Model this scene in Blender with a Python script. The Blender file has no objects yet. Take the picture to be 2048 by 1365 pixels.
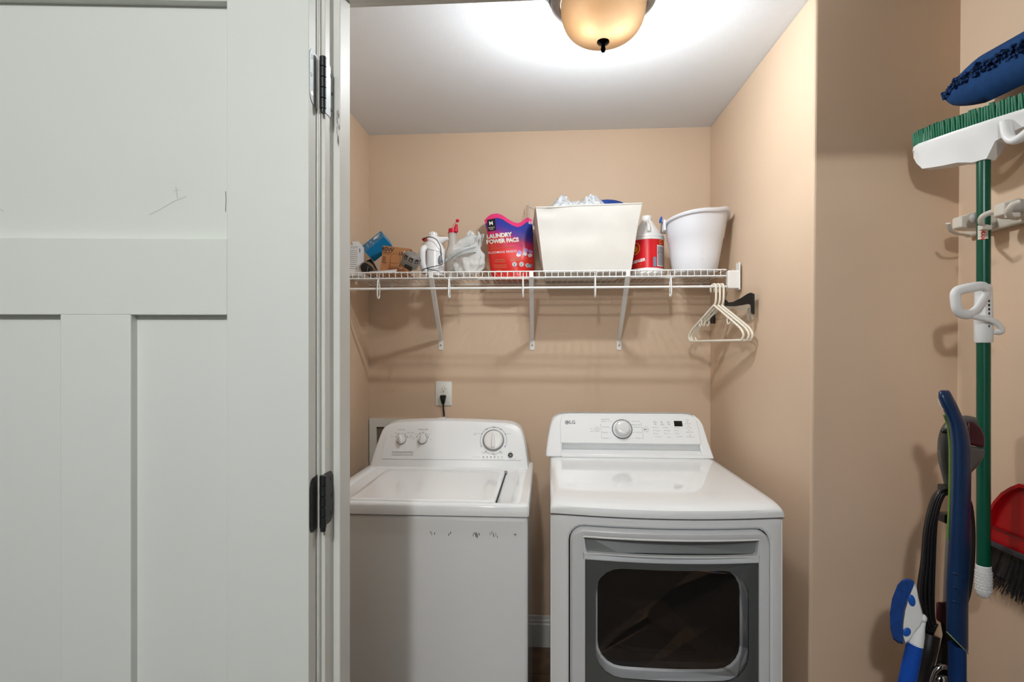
import bpy, bmesh, math, random
from mathutils import Vector, Matrix, Euler
from math import sin, cos, pi, atan, radians, sqrt
random.seed(7)
scene = bpy.context.scene
COL = scene.collection

# ------------------------------------------------------------------ camera, light, exposure
FPX, CXP, HYP, HCAM = 1100.0, 1024.0, 697.0, 1.41     # focal length in px, centre, horizon, eye height
YAW = atan(69.0 / FPX)
cd = bpy.data.cameras.new('camera'); cam = bpy.data.objects.new('camera', cd); COL.objects.link(cam)
cd.sensor_width = 36.0; cd.lens = 36.0 * FPX / 2048.0
cd.shift_y = (HYP - 682.5) / 2048.0
cd.clip_start = 0.02
cam.location = (0, 0, HCAM); cam.rotation_euler = (pi / 2, 0, YAW)
scene.camera = cam
scene.view_settings.view_transform = 'Standard'
scene.view_settings.look = 'None'
scene.view_settings.gamma = 1.0
scene.view_settings.use_curve_mapping = False
scene.view_settings.exposure = 0.0
W = bpy.data.worlds.new('world'); scene.world = W; W.use_nodes = True
W.node_tree.nodes['Background'].inputs[0].default_value = (0.9, 0.95, 1.0, 1)
W.node_tree.nodes['Background'].inputs[1].default_value = 0.15

def point_light(name, loc, power, col, radius):
    l = bpy.data.lights.new(name, 'POINT'); l.energy = power; l.color = col; l.shadow_soft_size = radius
    o = bpy.data.objects.new(name, l); o.location = loc; COL.objects.link(o); return o
def area_light(name, loc, rot, sx, sy, power, col):
    l = bpy.data.lights.new(name, 'AREA'); l.shape = 'RECTANGLE'; l.size = sx; l.size_y = sy; l.energy = power; l.color = col
    o = bpy.data.objects.new(name, l); o.location = loc; o.rotation_euler = rot; COL.objects.link(o); return o
LAMP = (0.158, 1.55)
HALL_POWER, FILL_POWER, BULB_POWER, GLOW_POWER = 70.0, 8.0, 10.6, 2.7
point_light('hall_ceiling_lamp_light', (-0.20, -0.85, 2.30), HALL_POWER, (1.0, 0.99, 0.97), 0.052)
area_light('hall_fill_light', (-0.3, -2.52, 1.5), (pi / 2, 0, 0), 1.7, 1.5, FILL_POWER, (0.93, 0.98, 1.0))  # large soft fill added behind the camera to even out the door
for s in (-1, 1):
    point_light('ceiling_lamp_light', (LAMP[0] + s * 0.034, LAMP[1] + 0.055, 2.238), BULB_POWER, (0.945, 0.978, 1.0), 0.020)     # light leaving the dome
    point_light('ceiling_lamp_bulb_light', (LAMP[0] + s * 0.037, LAMP[1] - 0.030, 2.312), GLOW_POWER, (1.0, 0.98, 0.96), 0.018)   # bulbs inside it

# ------------------------------------------------------------------ photo measurements -> room coordinates
def ray(px, py):
    u = (px - CXP) / FPX; v = (HYP - py) / FPX
    return Vector((-sin(YAW) + u * cos(YAW), cos(YAW) + u * sin(YAW), v))
def aY(px, py, Y):
    d = ray(px, py); t = Y / d.y; return Vector((d.x * t, Y, HCAM + d.z * t))
def aX(px, py, X):
    d = ray(px, py); t = X / d.x; return Vector((X, d.y * t, HCAM + d.z * t))
def aZ(px, py, Z):
    d = ray(px, py); t = (Z - HCAM) / d.z; return Vector((d.x * t, d.y * t, Z))
def ppm(Y): return FPX / Y

# ------------------------------------------------------------------ materials
def lin(c):
    c = c / 255.0
    return c / 12.92 if c <= 0.04045 else ((c + 0.055) / 1.055) ** 2.4
def rgb(t): return (lin(t[0]), lin(t[1]), lin(t[2]), 1.0)
def mat(name, col, rough=0.5, metal=0.0, var=0.04, vscale=6.0, bump=0.0, bscale=300.0, spec=0.5, coat=0.0,
        trans=0.0, ior=1.45, alpha=1.0, emit=None, estr=0.0, aniso=None, sss=0.0):
    m = bpy.data.materials.new(name); m.use_nodes = True
    nt = m.node_tree; b = nt.nodes['Principled BSDF']
    b.inputs['Roughness'].default_value = rough; b.inputs['Metallic'].default_value = metal
    b.inputs['Specular IOR Level'].default_value = spec
    b.inputs['Coat Weight'].default_value = coat; b.inputs['Coat Roughness'].default_value = 0.08
    b.inputs['Transmission Weight'].default_value = trans; b.inputs['IOR'].default_value = ior
    b.inputs['Alpha'].default_value = alpha
    if emit: b.inputs['Emission Color'].default_value = rgb(emit); b.inputs['Emission Strength'].default_value = estr
    tc = nt.nodes.new('ShaderNodeTexCoord')
    n = nt.nodes.new('ShaderNodeTexNoise'); n.inputs['Scale'].default_value = vscale; n.inputs['Detail'].default_value = 4
    nt.links.new(tc.outputs['Object'], n.inputs['Vector'])
    mp = nt.nodes.new('ShaderNodeMapRange')
    mp.inputs[1].default_value = 0.3; mp.inputs[2].default_value = 0.7
    mp.inputs[3].default_value = 1 - var; mp.inputs[4].default_value = 1 + var
    nt.links.new(n.outputs[0], mp.inputs[0])
    mx = nt.nodes.new('ShaderNodeMix'); mx.data_type = 'RGBA'; mx.blend_type = 'MULTIPLY'; mx.inputs[0].default_value = 1.0
    mx.inputs[6].default_value = rgb(col)
    nt.links.new(mp.outputs[0], mx.inputs[7]); nt.links.new(mx.outputs[2], b.inputs['Base Color'])
    m['mix'] = mx.name
    if bump > 0:
        n2 = nt.nodes.new('ShaderNodeTexNoise'); n2.inputs['Scale'].default_value = bscale; n2.inputs['Detail'].default_value = 3
        nt.links.new(tc.outputs['Object'], n2.inputs['Vector'])
        bp = nt.nodes.new('ShaderNodeBump'); bp.inputs['Strength'].default_value = bump; bp.inputs['Distance'].default_value = 0.002
        nt.links.new(n2.outputs[0], bp.inputs['Height']); nt.links.new(bp.outputs[0], b.inputs['Normal'])
    return m

M = {}
M['wall'] = mat('tan_wall_paint', (215, 190, 164), 0.62, var=0.025, vscale=3, bump=0.10, bscale=420)
M['ceiling'] = mat('white_ceiling_paint', (222, 226, 230), 0.75, var=0.015, vscale=2, bump=0.25, bscale=260)
M['hallwall'] = mat('hall_wall_paint', (152, 146, 136), 0.65, var=0.02, bump=0.08)
M['trim'] = mat('white_trim_paint', (216, 217, 211), 0.38, var=0.02, vscale=9, bump=0.03, bscale=120)
M['doorpaint'] = mat('white_door_paint', (216, 220, 214), 0.42, var=0.012, vscale=3, bump=0.02, bscale=90)
M['tile'] = mat('brown_stone_tile', (112, 88, 66), 0.35, var=0.35, vscale=14, bump=0.08, bscale=60)
M['grout'] = mat('dark_grout', (70, 56, 44), 0.9)
M['enamel'] = mat('white_enamel', (238, 241, 242), 0.065, var=0.008, vscale=3, spec=0.5)
M['enamel_matte'] = mat('white_plastic_console', (236, 239, 240), 0.28, var=0.008, vscale=3)
M['wire'] = mat('white_vinyl_wire', (232, 233, 232), 0.35, var=0.02, vscale=30)
M['white_pl'] = mat('white_plastic', (232, 232, 230), 0.35, var=0.015, vscale=8)
M['black_pl'] = mat('black_plastic', (22, 22, 24), 0.35, var=0.1)
M['print'] = mat('grey_print', (146, 149, 151), 0.6)
M['darkprint'] = mat('dark_print', (52, 55, 58), 0.5)
M['bronze'] = mat('dark_bronze', (58, 56, 54), 0.38, metal=0.75, var=0.15, vscale=40)
M['hinge_black'] = mat('black_hinge_metal', (40, 42, 43), 0.42, metal=0.3, var=0.12, vscale=60)

# ------------------------------------------------------------------ mesh helpers
class MB:
    def __init__(s): s.v = []; s.f = []
    def add(s, vs, fs):
        o = len(s.v); s.v += [Vector(p) for p in vs]; s.f += [[i + o for i in f] for f in fs]; return s
    def box(s, c, d, R=None):
        c = Vector(c); vs = []
        for z in (-1, 1):
            for y in (-1, 1):
                for x in (-1, 1):
                    p = Vector((x * d[0] / 2, y * d[1] / 2, z * d[2] / 2))
                    vs.append(c + (R @ p if R else p))
        return s.add(vs, [(0,2,3,1),(4,5,7,6),(0,1,5,4),(2,6,7,3),(0,4,6,2),(1,3,7,5)])
    def box2(s, lo, hi):
        return s.box([(a + b) / 2 for a, b in zip(lo, hi)], [b - a for a, b in zip(lo, hi)])
    def hexa(s, p): return s.add(p, [(0,3,2,1),(4,5,6,7),(0,1,5,4),(1,2,6,5),(2,3,7,6),(3,0,4,7)])
    def loft(s, rings, cap=True, closed=True, loop=False):
        o = len(s.v); n = len(rings[0])
        for r in rings: s.v += [Vector(p) for p in r]
        m = len(rings)
        for i in range(m if loop else m - 1):
            a = o + i * n; b = o + ((i + 1) % m) * n
            for j in range(n if closed else n - 1):
                k = (j + 1) % n; s.f.append([a + j, a + k, b + k, b + j])
        if cap and not loop:
            s.f.append([o + j for j in reversed(range(n))]); s.f.append([o + (m - 1) * n + j for j in range(n)])
        return s
    def tube(s, path, r, n=8, loop=False, cap=True, sq=None):
        P = [Vector(p) for p in path]; m = len(P); rings = []
        def tan(i):
            if loop: return (P[(i + 1) % m] - P[i - 1]).normalized()
            return (P[min(i + 1, m - 1)] - P[max(i - 1, 0)]).normalized()
        t0 = tan(0); up = Vector((0, 0, 1)) if abs(t0.z) < 0.9 else Vector((0, 1, 0))
        nx = t0.cross(up).normalized()
        for i in range(m):
            t = tan(i); nx = (nx - t * nx.dot(t)); nx = nx.normalized() if nx.length > 1e-6 else t.orthogonal().normalized()
            ny = t.cross(nx); rr = r[i] if isinstance(r, (list, tuple)) else r
            if sq: rings.append([P[i] + nx * rr * sq[0] * cos(2*pi*k/n) + ny * rr * sq[1] * sin(2*pi*k/n) for k in range(n)])
            else: rings.append([P[i] + (nx * cos(2*pi*k/n) + ny * sin(2*pi*k/n)) * rr for k in range(n)])
        return s.loft(rings, cap, True, loop)
    def lathe(s, prof, c, n=32, R=None, cap=True, sx=1.0, sy=1.0):
        c = Vector(c); rings = []
        for r, z in prof:
            ring = []
            for k in range(n):
                p = Vector((r * sx * cos(2*pi*k/n), r * sy * sin(2*pi*k/n), z)); ring.append(c + (R @ p if R else p))
            rings.append(ring)
        return s.loft(rings, cap)
    def prism(s, out, f0, f1):
        return s.loft([[f0(*p) for p in out], [f1(*p) for p in out]])
    def grid(s, fn, nu, nv, cu=False, cv=False):
        o = len(s.v)
        for j in range(nv):
            for i in range(nu): s.v.append(Vector(fn(i / (nu if cu else nu - 1), j / (nv if cv else nv - 1))))
        for j in range(nv if cv else nv - 1):
            for i in range(nu if cu else nu - 1):
                a = o + j * nu + i; b = o + j * nu + (i + 1) % nu; j2 = (j + 1) % nv
                s.f.append([a, b, o + j2 * nu + (i + 1) % nu, o + j2 * nu + i])
        return s
    def sphere(s, c, r, n=16, m=10, R=None):
        prof = [(max(1e-4, sin(pi * i / m)), -cos(pi * i / m)) for i in range(m + 1)]
        c = Vector(c); r = Vector(r) if not isinstance(r, (int, float)) else Vector((r, r, r)); rings = []
        for q, z in prof:
            ring = []
            for k in range(n):
                p = Vector((q * cos(2*pi*k/n) * r.x, q * sin(2*pi*k/n) * r.y, z * r.z)); ring.append(c + (R @ p if R else p))
            rings.append(ring)
        return s.loft(rings)
    def map(s, fn): s.v = [Vector(fn(p)) for p in s.v]; return s

def children_inverse(o, parent):
    o.parent = parent
    o.matrix_parent_inverse = Matrix.Translation(-Vector(parent.location)) if parent.type == 'EMPTY' else Matrix.Identity(4)
def wloc(parent):
    # origin of a parent in world space (every object in this file is translated only)
    p = Vector((0, 0, 0))
    while parent is not None:
        p += Vector(parent.location); parent = parent.parent
    return p
def build(mb, name, m, parent=None, smooth=None, bevel=0.0, seg=2, sub=0, solid=0.0, recalc=True, mats=None, fmat=None, origin=None):
    c = Vector((0, 0, 0))
    if mb.v:
        lo = Vector([min(p[i] for p in mb.v) for i in range(3)]); hi = Vector([max(p[i] for p in mb.v) for i in range(3)])
        c = Vector(((lo.x + hi.x) / 2, (lo.y + hi.y) / 2, lo.z)) if origin is None else Vector(origin)
    me = bpy.data.meshes.new(name)
    me.from_pydata([tuple(p - c) for p in mb.v], [], mb.f)
    bm = bmesh.new(); bm.from_mesh(me)
    if recalc: bmesh.ops.recalc_face_normals(bm, faces=bm.faces)
    if smooth is not None:
        th = radians(smooth)
        for f in bm.faces: f.smooth = True
        for e in bm.edges:
            if len(e.link_faces) == 2: e.smooth = e.calc_face_angle(0) < th
    bm.to_mesh(me); bm.free()
    for mm in (mats or [m]): me.materials.append(mm)
    if fmat:
        for p in me.polygons: p.material_index = fmat(p)
    o = bpy.data.objects.new(name, me); COL.objects.link(o)
    o.location = c - wloc(parent)
    if parent: o.parent = parent
    if solid:
        md = o.modifiers.new('solid', 'SOLIDIFY'); md.thickness = solid; md.offset = 0
    if bevel:
        md = o.modifiers.new('bevel', 'BEVEL'); md.width = bevel; md.segments = seg; md.limit_method = 'ANGLE'; md.angle_limit = radians(38)
        md.harden_normals = False
        if smooth is None:
            for p in me.polygons: p.use_smooth = False
    if sub:
        md = o.modifiers.new('sub', 'SUBSURF'); md.levels = sub; md.render_levels = sub
    return o
def empty(name, loc, parent=None):
    o = bpy.data.objects.new(name, None); o.empty_display_size = 0.05; COL.objects.link(o)
    o.location = Vector(loc) - wloc(parent)
    if parent: o.parent = parent
    return o
def tag(o, label=None, cat=None, group=None, kind=None):
    if label: o['label'] = label
    if cat: o['category'] = cat
    if group: o['group'] = group
    if kind: o['kind'] = kind
    return o
def struct(o, label=None): o['kind'] = 'structure'; return tag(o, label) if label else o
def thing(name, loc, label, cat, group=None): return tag(empty(name, loc), label, cat, group)
def copy_tree(o, parent=None, loc=None):
    c = o.copy(); COL.objects.link(c); c.parent = parent
    if loc is not None: c.location = loc
    for ch in list(o.children): copy_tree(ch, c)
    return c
def rrect(w, h, r, n=6, cx=0, cy=0):
    pts = []
    for (sx, sy, a0) in ((1, 1, 0), (-1, 1, 90), (-1, -1, 180), (1, -1, 270)):
        for i in range(n + 1):
            a = radians(a0 + 90 * i / n)
            pts.append((cx + sx * (w / 2 - r) + r * cos(a), cy + sy * (h / 2 - r) + r * sin(a)))
    return pts
def catmull(P, k=6, loop=False):
    P = [Vector(p) for p in P]; n = len(P); out = []
    rng = range(n) if loop else range(n - 1)
    for i in rng:
        p1, p2 = P[i], P[(i + 1) % n]
        p0 = P[i - 1] if (loop or i > 0) else p1 * 2 - p2
        p3 = P[(i + 2) % n] if (loop or i < n - 2) else p2 * 2 - p1
        for j in range(k):
            t = j / k
            out.append(0.5 * ((2*p1) + (-p0 + p2)*t + (2*p0 - 5*p1 + 4*p2 - p3)*t*t + (-p0 + 3*p1 - 3*p2 + p3)*t*t*t))
    if not loop: out.append(P[-1])
    return out
_tc = {}
def text_mesh(s, size, align='CENTER', bold=0.0, space=1.0):
    """flat lettering as (verts2d, faces) from the built-in font"""
    key = (s, size, align, bold, space)
    if key in _tc: return _tc[key]
    cu = bpy.data.curves.new('lettering_curve', 'FONT'); cu.body = s; cu.size = size; cu.align_x = align; cu.align_y = 'CENTER'
    cu.offset = bold; cu.space_character = space; cu.resolution_u = 3
    o = bpy.data.objects.new('lettering_tmp', cu); COL.objects.link(o)
    dg = bpy.context.evaluated_depsgraph_get(); dg.update()
    me = bpy.data.meshes.new_from_object(o.evaluated_get(dg))
    r = ([(v.co.x, v.co.y) for v in me.vertices], [list(p.vertices) for p in me.polygons])
    bpy.data.objects.remove(o); bpy.data.curves.remove(cu); bpy.data.meshes.remove(me)
    _tc[key] = r
    return r
def letter(mb, s, size, fn, align='CENTER', bold=0.0, space=1.0, off=(0, 0), rot=0.0):
    vs, fs = text_mesh(s, size, align, bold, space)
    c, q = cos(rot), sin(rot)
    return mb.add([fn(off[0] + x * c - y * q, off[1] + x * q + y * c) for x, y in vs], fs)
def flat(mb, pts, fn): return mb.add([fn(*p) for p in pts], [list(range(len(pts)))])
def ring2d(mb, c, r0, r1, a0, a1, fn, n=24):
    o = []
    for i in range(n + 1):
        a = a0 + (a1 - a0) * i / n
        o.append((c[0] + r0 * cos(a), c[1] + r0 * sin(a))); o.append((c[0] + r1 * cos(a), c[1] + r1 * sin(a)))
    return mb.add([fn(*p) for p in o], [[2*i, 2*i+1, 2*i+3, 2*i+2] for i in range(n)])
def disc2d(mb, c, r, fn, n=14): return flat(mb, [(c[0] + r*cos(2*pi*i/n), c[1] + r*sin(2*pi*i/n)) for i in range(n)], fn)

# ------------------------------------------------------------------ the room
ZC = 2.44; YB = 2.61
XL = aY(738, 600, YB).x
XR = aY(1420, 600, YB).x
YF = aX(1623, 650, XR).y                  # front end of the alcove's right wall
XFR = aY(1916, 650, YF).x
Y0, Y1 = 0.92, 1.03                       # wall with the double door
XJ = aY(651, 600, Y0).x                   # left jamb face
XS = aY(680, 600, 0.953).x                # face of the door stop
XJR = 0.97
ZH = 2.062
# walls (slightly out of plumb at the alcove's right corner, as in the photo)
struct(build(MB().box2((XL - 0.12, YB, 0), (XR + 0.3, YB + 0.1, ZC)), 'wall_back', M['wall']))
struct(build(MB().box2((XL - 0.1, Y1, 0), (XL, YB, ZC)), 'wall_left', M['wall']))
def lean(px_top, px_bot, Y):
    a = aY(px_top, 0, Y); b = aY(px_bot, 1365, Y); k = (a.x - b.x) / (a.z - b.z)
    return lambda z: b.x + k * (z - b.z)
fc = lean(1630.5, 1617.5, YF); fi = lean(1921.5, 1909, YF)
EX = 0.0
c0, c1 = fc(0), fc(ZC); i0, i1 = fi(0), fi(ZC)
struct(build(MB().hexa([(c0, YF, 0), (XFR + 0.06, YF, 0), (XFR + 0.06, YB, 0), (XR, YB, 0),
                        (c1, YF, ZC), (XFR + 0.06, YF, ZC), (XFR + 0.06, YB, ZC), (XR, YB, ZC)]), 'wall_right', M['wall'], bevel=0.008, seg=3))
struct(build(MB().hexa([(i0, Y1, 0), (XFR + 0.16, Y1, 0), (XFR + 0.16, YF, 0), (i0, YF, 0),
                        (i1, Y1, ZC), (XFR + 0.16, Y1, ZC), (XFR + 0.16, YF, ZC), (i1, YF, ZC)]), 'wall_far_right', M['wall']))
mbw = MB().box2((-2.6, Y0, 0), (XJ - 0.018, Y1, ZC)); mbw.box2((XJR + 0.018, Y0, 0), (2.4, Y1, ZC)); mbw.box2((XJ - 0.018, Y0, ZH + 0.018), (XJR + 0.018, Y1, ZC))
struct(build(mbw, 'wall_front', M['hallwall']))
struct(build(MB().box2((-2.6, -2.7, ZC), (2.4, YB + 0.1, ZC + 0.08)), 'ceiling', M['ceiling']))
# hall around the camera
struct(build(MB().box2((-2.7, -2.7, 0), (-2.6, Y1, ZC)), 'wall_hall_left', M['hallwall']))
struct(build(MB().box2((2.4, -2.7, 0), (2.5, Y1, ZC)), 'wall_hall_right', M['hallwall']))
mbw = MB().box2((-2.6, -2.8, 0), (-1.2, -2.7, ZC)); mbw.box2((0.6, -2.8, 0), (2.4, -2.7, ZC))
mbw.box2((-1.2, -2.8, 0), (0.6, -2.7, 0.7)); mbw.box2((-1.2, -2.8, 2.3), (0.6, -2.7, ZC))
struct(build(mbw, 'wall_hall_back', M['hallwall']))
M['pane'] = mat('window_pane', (235, 240, 245), 0.05, trans=1.0, ior=1.1)
w1 = struct(empty('added_window_1', (-0.3, -2.75, 0.7)))  # unseen window, added to go with the fill light
fr = MB(); fr.box2((-1.2, -2.79, 0.7), (-1.14, -2.71, 2.3)); fr.box2((0.54, -2.79, 0.7), (0.6, -2.71, 2.3))
fr.box2((-1.14, -2.79, 0.7), (0.54, -2.71, 0.76)); fr.box2((-1.14, -2.79, 2.24), (0.54, -2.71, 2.3)); fr.box2((-0.33, -2.78, 0.76), (-0.27, -2.72, 2.24))
build(fr, 'added_window_frame', M['trim'], w1)
for x0, x1 in ((-1.14, -0.33), (-0.27, 0.54)): build(MB().box2((x0, -2.755, 0.76), (x1, -2.745, 2.24)), 'pane', M['pane'], w1)

# floor: square stone-look tiles over grout
fl = struct(build(MB().box2((-2.7, -2.8, -0.05), (2.5, YB + 0.1, -0.004)), 'floor', M['grout']))
TS = 0.305
tile_me = None; ty0 = 2.385
base = MB().box2((-TS/2 + 0.002, -TS/2 + 0.002, -0.004), (TS/2 - 0.002, TS/2 - 0.002, 0.0))
for j in range(-6, 0):
    for i in range(-4, 5):
        x = 0.02 + i * TS; y = ty0 + (j + 0.5) * TS + (TS if False else 0)
        if y > YB + 0.2 or x < XL - 0.1 or x > XFR + 0.1: continue
        if tile_me is None:
            t = build(base, 'tile', M['tile'], fl, origin=(0, 0, 0)); t.location = Vector((x, y, 0)) - wloc(fl); tile_me = t
        else:
            t = tile_me.copy(); COL.objects.link(t); t.location = Vector((x, y, 0)) - wloc(fl)
for i in range(-3, 4):
    t = tile_me.copy(); COL.objects.link(t); t.scale = (1, 0.73, 1)
    t.location = Vector((0.02 + i * TS, ty0 + 0.1125, 0)) - wloc(fl)

# baseboards
def baseboard(name, p0, p1, n):
    n = Vector(n); p0 = Vector(p0); p1 = Vector(p1)
    prof = [(0, 0), (0.015, 0), (0.015, 0.105), (0.011, 0.112), (0.011, 0.122), (0.008, 0.128), (0.006, 0.142), (0, 0.145)]
    struct(build(MB().loft([[p + n * a + Vector((0, 0, b)) for a, b in prof] for p in (p0, p1)]), name, M['trim']))
baseboard('baseboard_back', (XL, YB, 0), (XR, YB, 0), (0, -1, 0))
baseboard('baseboard_left', (XL, Y1, 0), (XL, YB - 0.015, 0), (1, 0, 0))
baseboard('baseboard_right', (XR + 0.004, YB - 0.015, 0), (c0 + 0.0, YF, 0), (-1, 0, 0))
baseboard('baseboard_chase', (c0 + 0.02, YF, 0), (i0, YF, 0), (0, -1, 0))
baseboard('baseboard_far_right', (i0, YF - 0.015, 0), (i0, Y1, 0), (-1, 0, 0))

# door frame: jambs with stops, head, casing
tr = MB()
tr.box2((XJ - 0.018, Y0 - 0.002, 0), (XJ, Y1 + 0.002, ZH + 0.018))
o = struct(build(tr, 'trim_1', M['trim'], bevel=0.0015))
st = MB().box2((XJ, 0.953, 0), (XS, 1.004, ZH)); struct(build(st, 'trim_2', M['trim'], bevel=0.002))
struct(build(MB().box2((XJR, Y0 - 0.002, 0), (XJR + 0.018, Y1 + 0.002, ZH + 0.018)), 'trim_3', M['trim'], bevel=0.0015))
struct(build(MB().box2((XJ, Y0 - 0.002, ZH), (XJR, Y1 + 0.002, ZH + 0.018)), 'trim_4', M['trim'], bevel=0.0015))
struct(build(MB().box2((XS, 0.953, ZH - 0.012), (XJR, 1.004, ZH)), 'trim_5', M['trim'], bevel=0.002))
def casing(name, lo, hi): struct(build(MB().box2(lo, hi), name, M['trim'], bevel=0.004, seg=3))
casing('trim_6', (XJ - 0.012 - 0.06, Y0 - 0.014, 0), (XJ - 0.006, Y0, ZH + 0.07))
casing('trim_7', (XJR + 0.006, Y0 - 0.016, 0), (XJR + 0.066, Y0, ZH + 0.07))
casing('trim_8', (XJ - 0.006, Y0 - 0.016, ZH + 0.006), (XJR + 0.006, Y0, ZH + 0.07))

# ------------------------------------------------------------------ the open door leaf on the left
DA = radians(5.2)
dL = Vector((-cos(DA), -sin(DA), 0)); dN = Vector((sin(DA), -cos(DA), 0))   # along the leaf (leftwards), and towards the camera
hf = aY(617.5, 700, 0.866)                                                   # near corner of the hinge edge
DO = Vector((hf.x, hf.y, 0))
def D(w, d, z): return DO + dL * w - dN * d + Vector((0, 0, z))              # w from hinge edge, d depth behind the face
DW, DT, DZ0, DZ1 = 0.66, 0.035, 0.012, 2.045
door = struct(empty('door_1', DO)); tag(door, 'white panelled door leaf standing open on the left')
def dbox(name, w0, w1, z0, z1, d0=0.0, d1=DT, m='doorpaint', par=None, bev=0.0012):
    p = [D(w0, d0, z0), D(w1, d0, z0), D(w1, d1, z0), D(w0, d1, z0), D(w0, d0, z1), D(w1, d0, z1), D(w1, d1, z1), D(w0, d1, z1)]
    return build(MB().hexa(p), name, M[m], par or door, bevel=bev)
scale_d = 0.866 / FPX
wa = (617.5 - 451.5) * scale_d * 1.0; wb = wa + (451.5 - 267.5) * scale_d * 1.045; wc = wb + (267.5 - 122) * scale_d * 0.965; wd = wc + (wb - wa)
zr0, zr1, zt = HCAM + (697 - 628) * 0.855 / FPX, HCAM + (697 - 471) * 0.857 / FPX, HCAM + 717 * 0.857 / FPX
dbox('stile', 0, wa, DZ0, DZ1); dbox('stile', wd, wd + wa, DZ0, DZ1)
dbox('rail', wa, wd, zt, DZ1); dbox('rail', wa, wd, zr0, zr1); dbox('rail', wa, wd, DZ0, 0.22)
dbox('mullion', wb, wc, 0.22, zr0)
EPS = 0.016
M['scuffed'] = mat('white_door_paint_scuffed', (216, 220, 214), 0.42, var=0.012, vscale=3, bump=0.02, bscale=90)
pn = dbox('panel', wa - 0.004, wd + 0.004, zr1 - 0.004, zt + 0.004, EPS, DT - EPS, bev=0)
dbox('panel', wa - 0.004, wb + 0.004, 0.216, zr0 + 0.004, EPS, DT - EPS, bev=0)
dbox('panel', wc - 0.004, wd + 0.004, 0.216, zr0 + 0.004, EPS, DT - EPS, bev=0)
# scuff marks on the top panel
M['scuff'] = mat('grey_scuff', (194, 198, 194), 0.6)
def scuff(pts, w, m='scuff'):
    mb = MB()
    def fn(px, py):
        s = hf.y - 0.0; 
        # intersect the view line with the panel plane
        d = ray(px, py); n = dN; p0 = D(0, EPS - 0.0004, 0); o = Vector((0, 0, HCAM))
        t = (p0 - o).dot(n) / d.dot(n); return o + d * t
    P = [fn(*p) for p in pts]
    up = Vector((0, 0, 1))
    for a, b in zip(P[:-1], P[1:]):
        t = (b - a).normalized(); q = dN.cross(t).normalized() * w / 2
        mb.add([a - q, b - q, b + q, a + q], [(0, 1, 2, 3)])
    build(mb, 'scuff_mark', M[m], pn)
scuff([(298, 430), (320, 419), (345, 404), (372, 393)], 0.0009)
scuff([(352, 374), (353, 384), (355, 398)], 0.0022)
scuff([(346, 382), (360, 380)], 0.0010)
scuff([(0, 418), (8, 424)], 0.0015)
M['dark_scuff'] = mat('dark_scuff', (110, 116, 112), 0.6)
scuff([(451.4, 383), (452.0, 400), (451.2, 424)], 0.0012, 'dark_scuff')

# hinges: leaf on the door edge, knuckle barrel, leaf on the jamb
HX = aY(646, 700, 0.905); HPx, HPy = HX.x + 0.0, 0.905
def hinge(zc, bright):
    lm = M['steel_leaf'] if bright else M['hinge_black']
    h = empty('hinge', (HPx, HPy, zc - 0.0445), door)
    tag(h, 'bright steel hinge with black knuckle' if bright else 'matte black hinge')
    R = 0.0155; hh = 0.0445; wl = 0.030
    def leaf(s0):
        pts = [(s0, -hh), (wl - R, -hh)] + [(wl - R + R * sin(a), -hh + R - R * cos(a)) for a in [radians(15 * i) for i in range(1, 7)]]
        pts += [(wl, hh - R)] + [(wl - R + R * cos(a), hh - R + R * sin(a)) for a in [radians(15 * i) for i in range(1, 7)]] + [(s0, hh)]
        return pts
    # door leaf lies on the hinge edge of the leaf (plane w=0), running towards the camera
    def fd(s, z): return D(-0.0012, DT - 0.002 - s, zc + z)
    def fd2(s, z): return D(0.0003, DT - 0.002 - s, zc + z)
    l1 = build(MB().prism(leaf(-0.0195), fd, fd2), 'hinge_leaf', lm, h)
    def fj(s, z): return Vector((XJ + 0.0012, Y0 + 0.001 + s, zc + z))
    def fj2(s, z): return Vector((XJ - 0.0003, Y0 + 0.001 + s, zc + z))
    l2 = build(MB().prism(leaf(-0.0065), fj, fj2), 'hinge_leaf', lm, h)
    for f, par in ((fd, l1), (fj, l2)):
        for s, z in ((0.021, 0.030), (0.024, 0.0), (0.021, -0.030)):
            c = f(s, z); n = Vector((1, 0, 0))
            build(MB().lathe([(0.0034, 0.0), (0.0034, 0.0006), (0.0015, 0.0007)], c, 10, Matrix.Rotation(pi/2, 3, 'Y')), 'screw', M['hinge_black'] if not (bright and z < -0.01 and par is l1) else M['screw_bright'], par)
    for k in range(5):
        z0 = zc - hh + k * 0.0178
        build(MB().lathe([(0.0048, 0.0004), (0.0055, 0.0010), (0.0055, 0.0168), (0.0048, 0.0174)], (HPx, HPy, z0), 16), 'knuckle', M['hinge_black'], h, smooth=40)
    build(MB().lathe([(0.0042, -0.006), (0.0046, -0.003), (0.0046, 0.0)], (HPx, HPy, zc - hh), 12), 'hinge_pin_tip', M['hinge_black'], h, smooth=40)
M['steel_leaf'] = mat('brushed_steel_leaf', (160, 165, 167), 0.45, metal=0.2, var=0.08, vscale=50)
M['screw_bright'] = mat('bright_screw', (235, 236, 238), 0.3, metal=0.3)
zh1 = HCAM + (697 - 153) * 0.905 / FPX; zh2 = HCAM - (1011 - 697) * 0.905 / FPX
hinge(zh1, True); hinge(zh2, False); hinge(0.31, False)
# dirt worn into the jamb beside the upper hinge
M['grime'] = mat('grey_grime', (158, 156, 148), 0.7, var=0.25, vscale=120)

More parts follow.
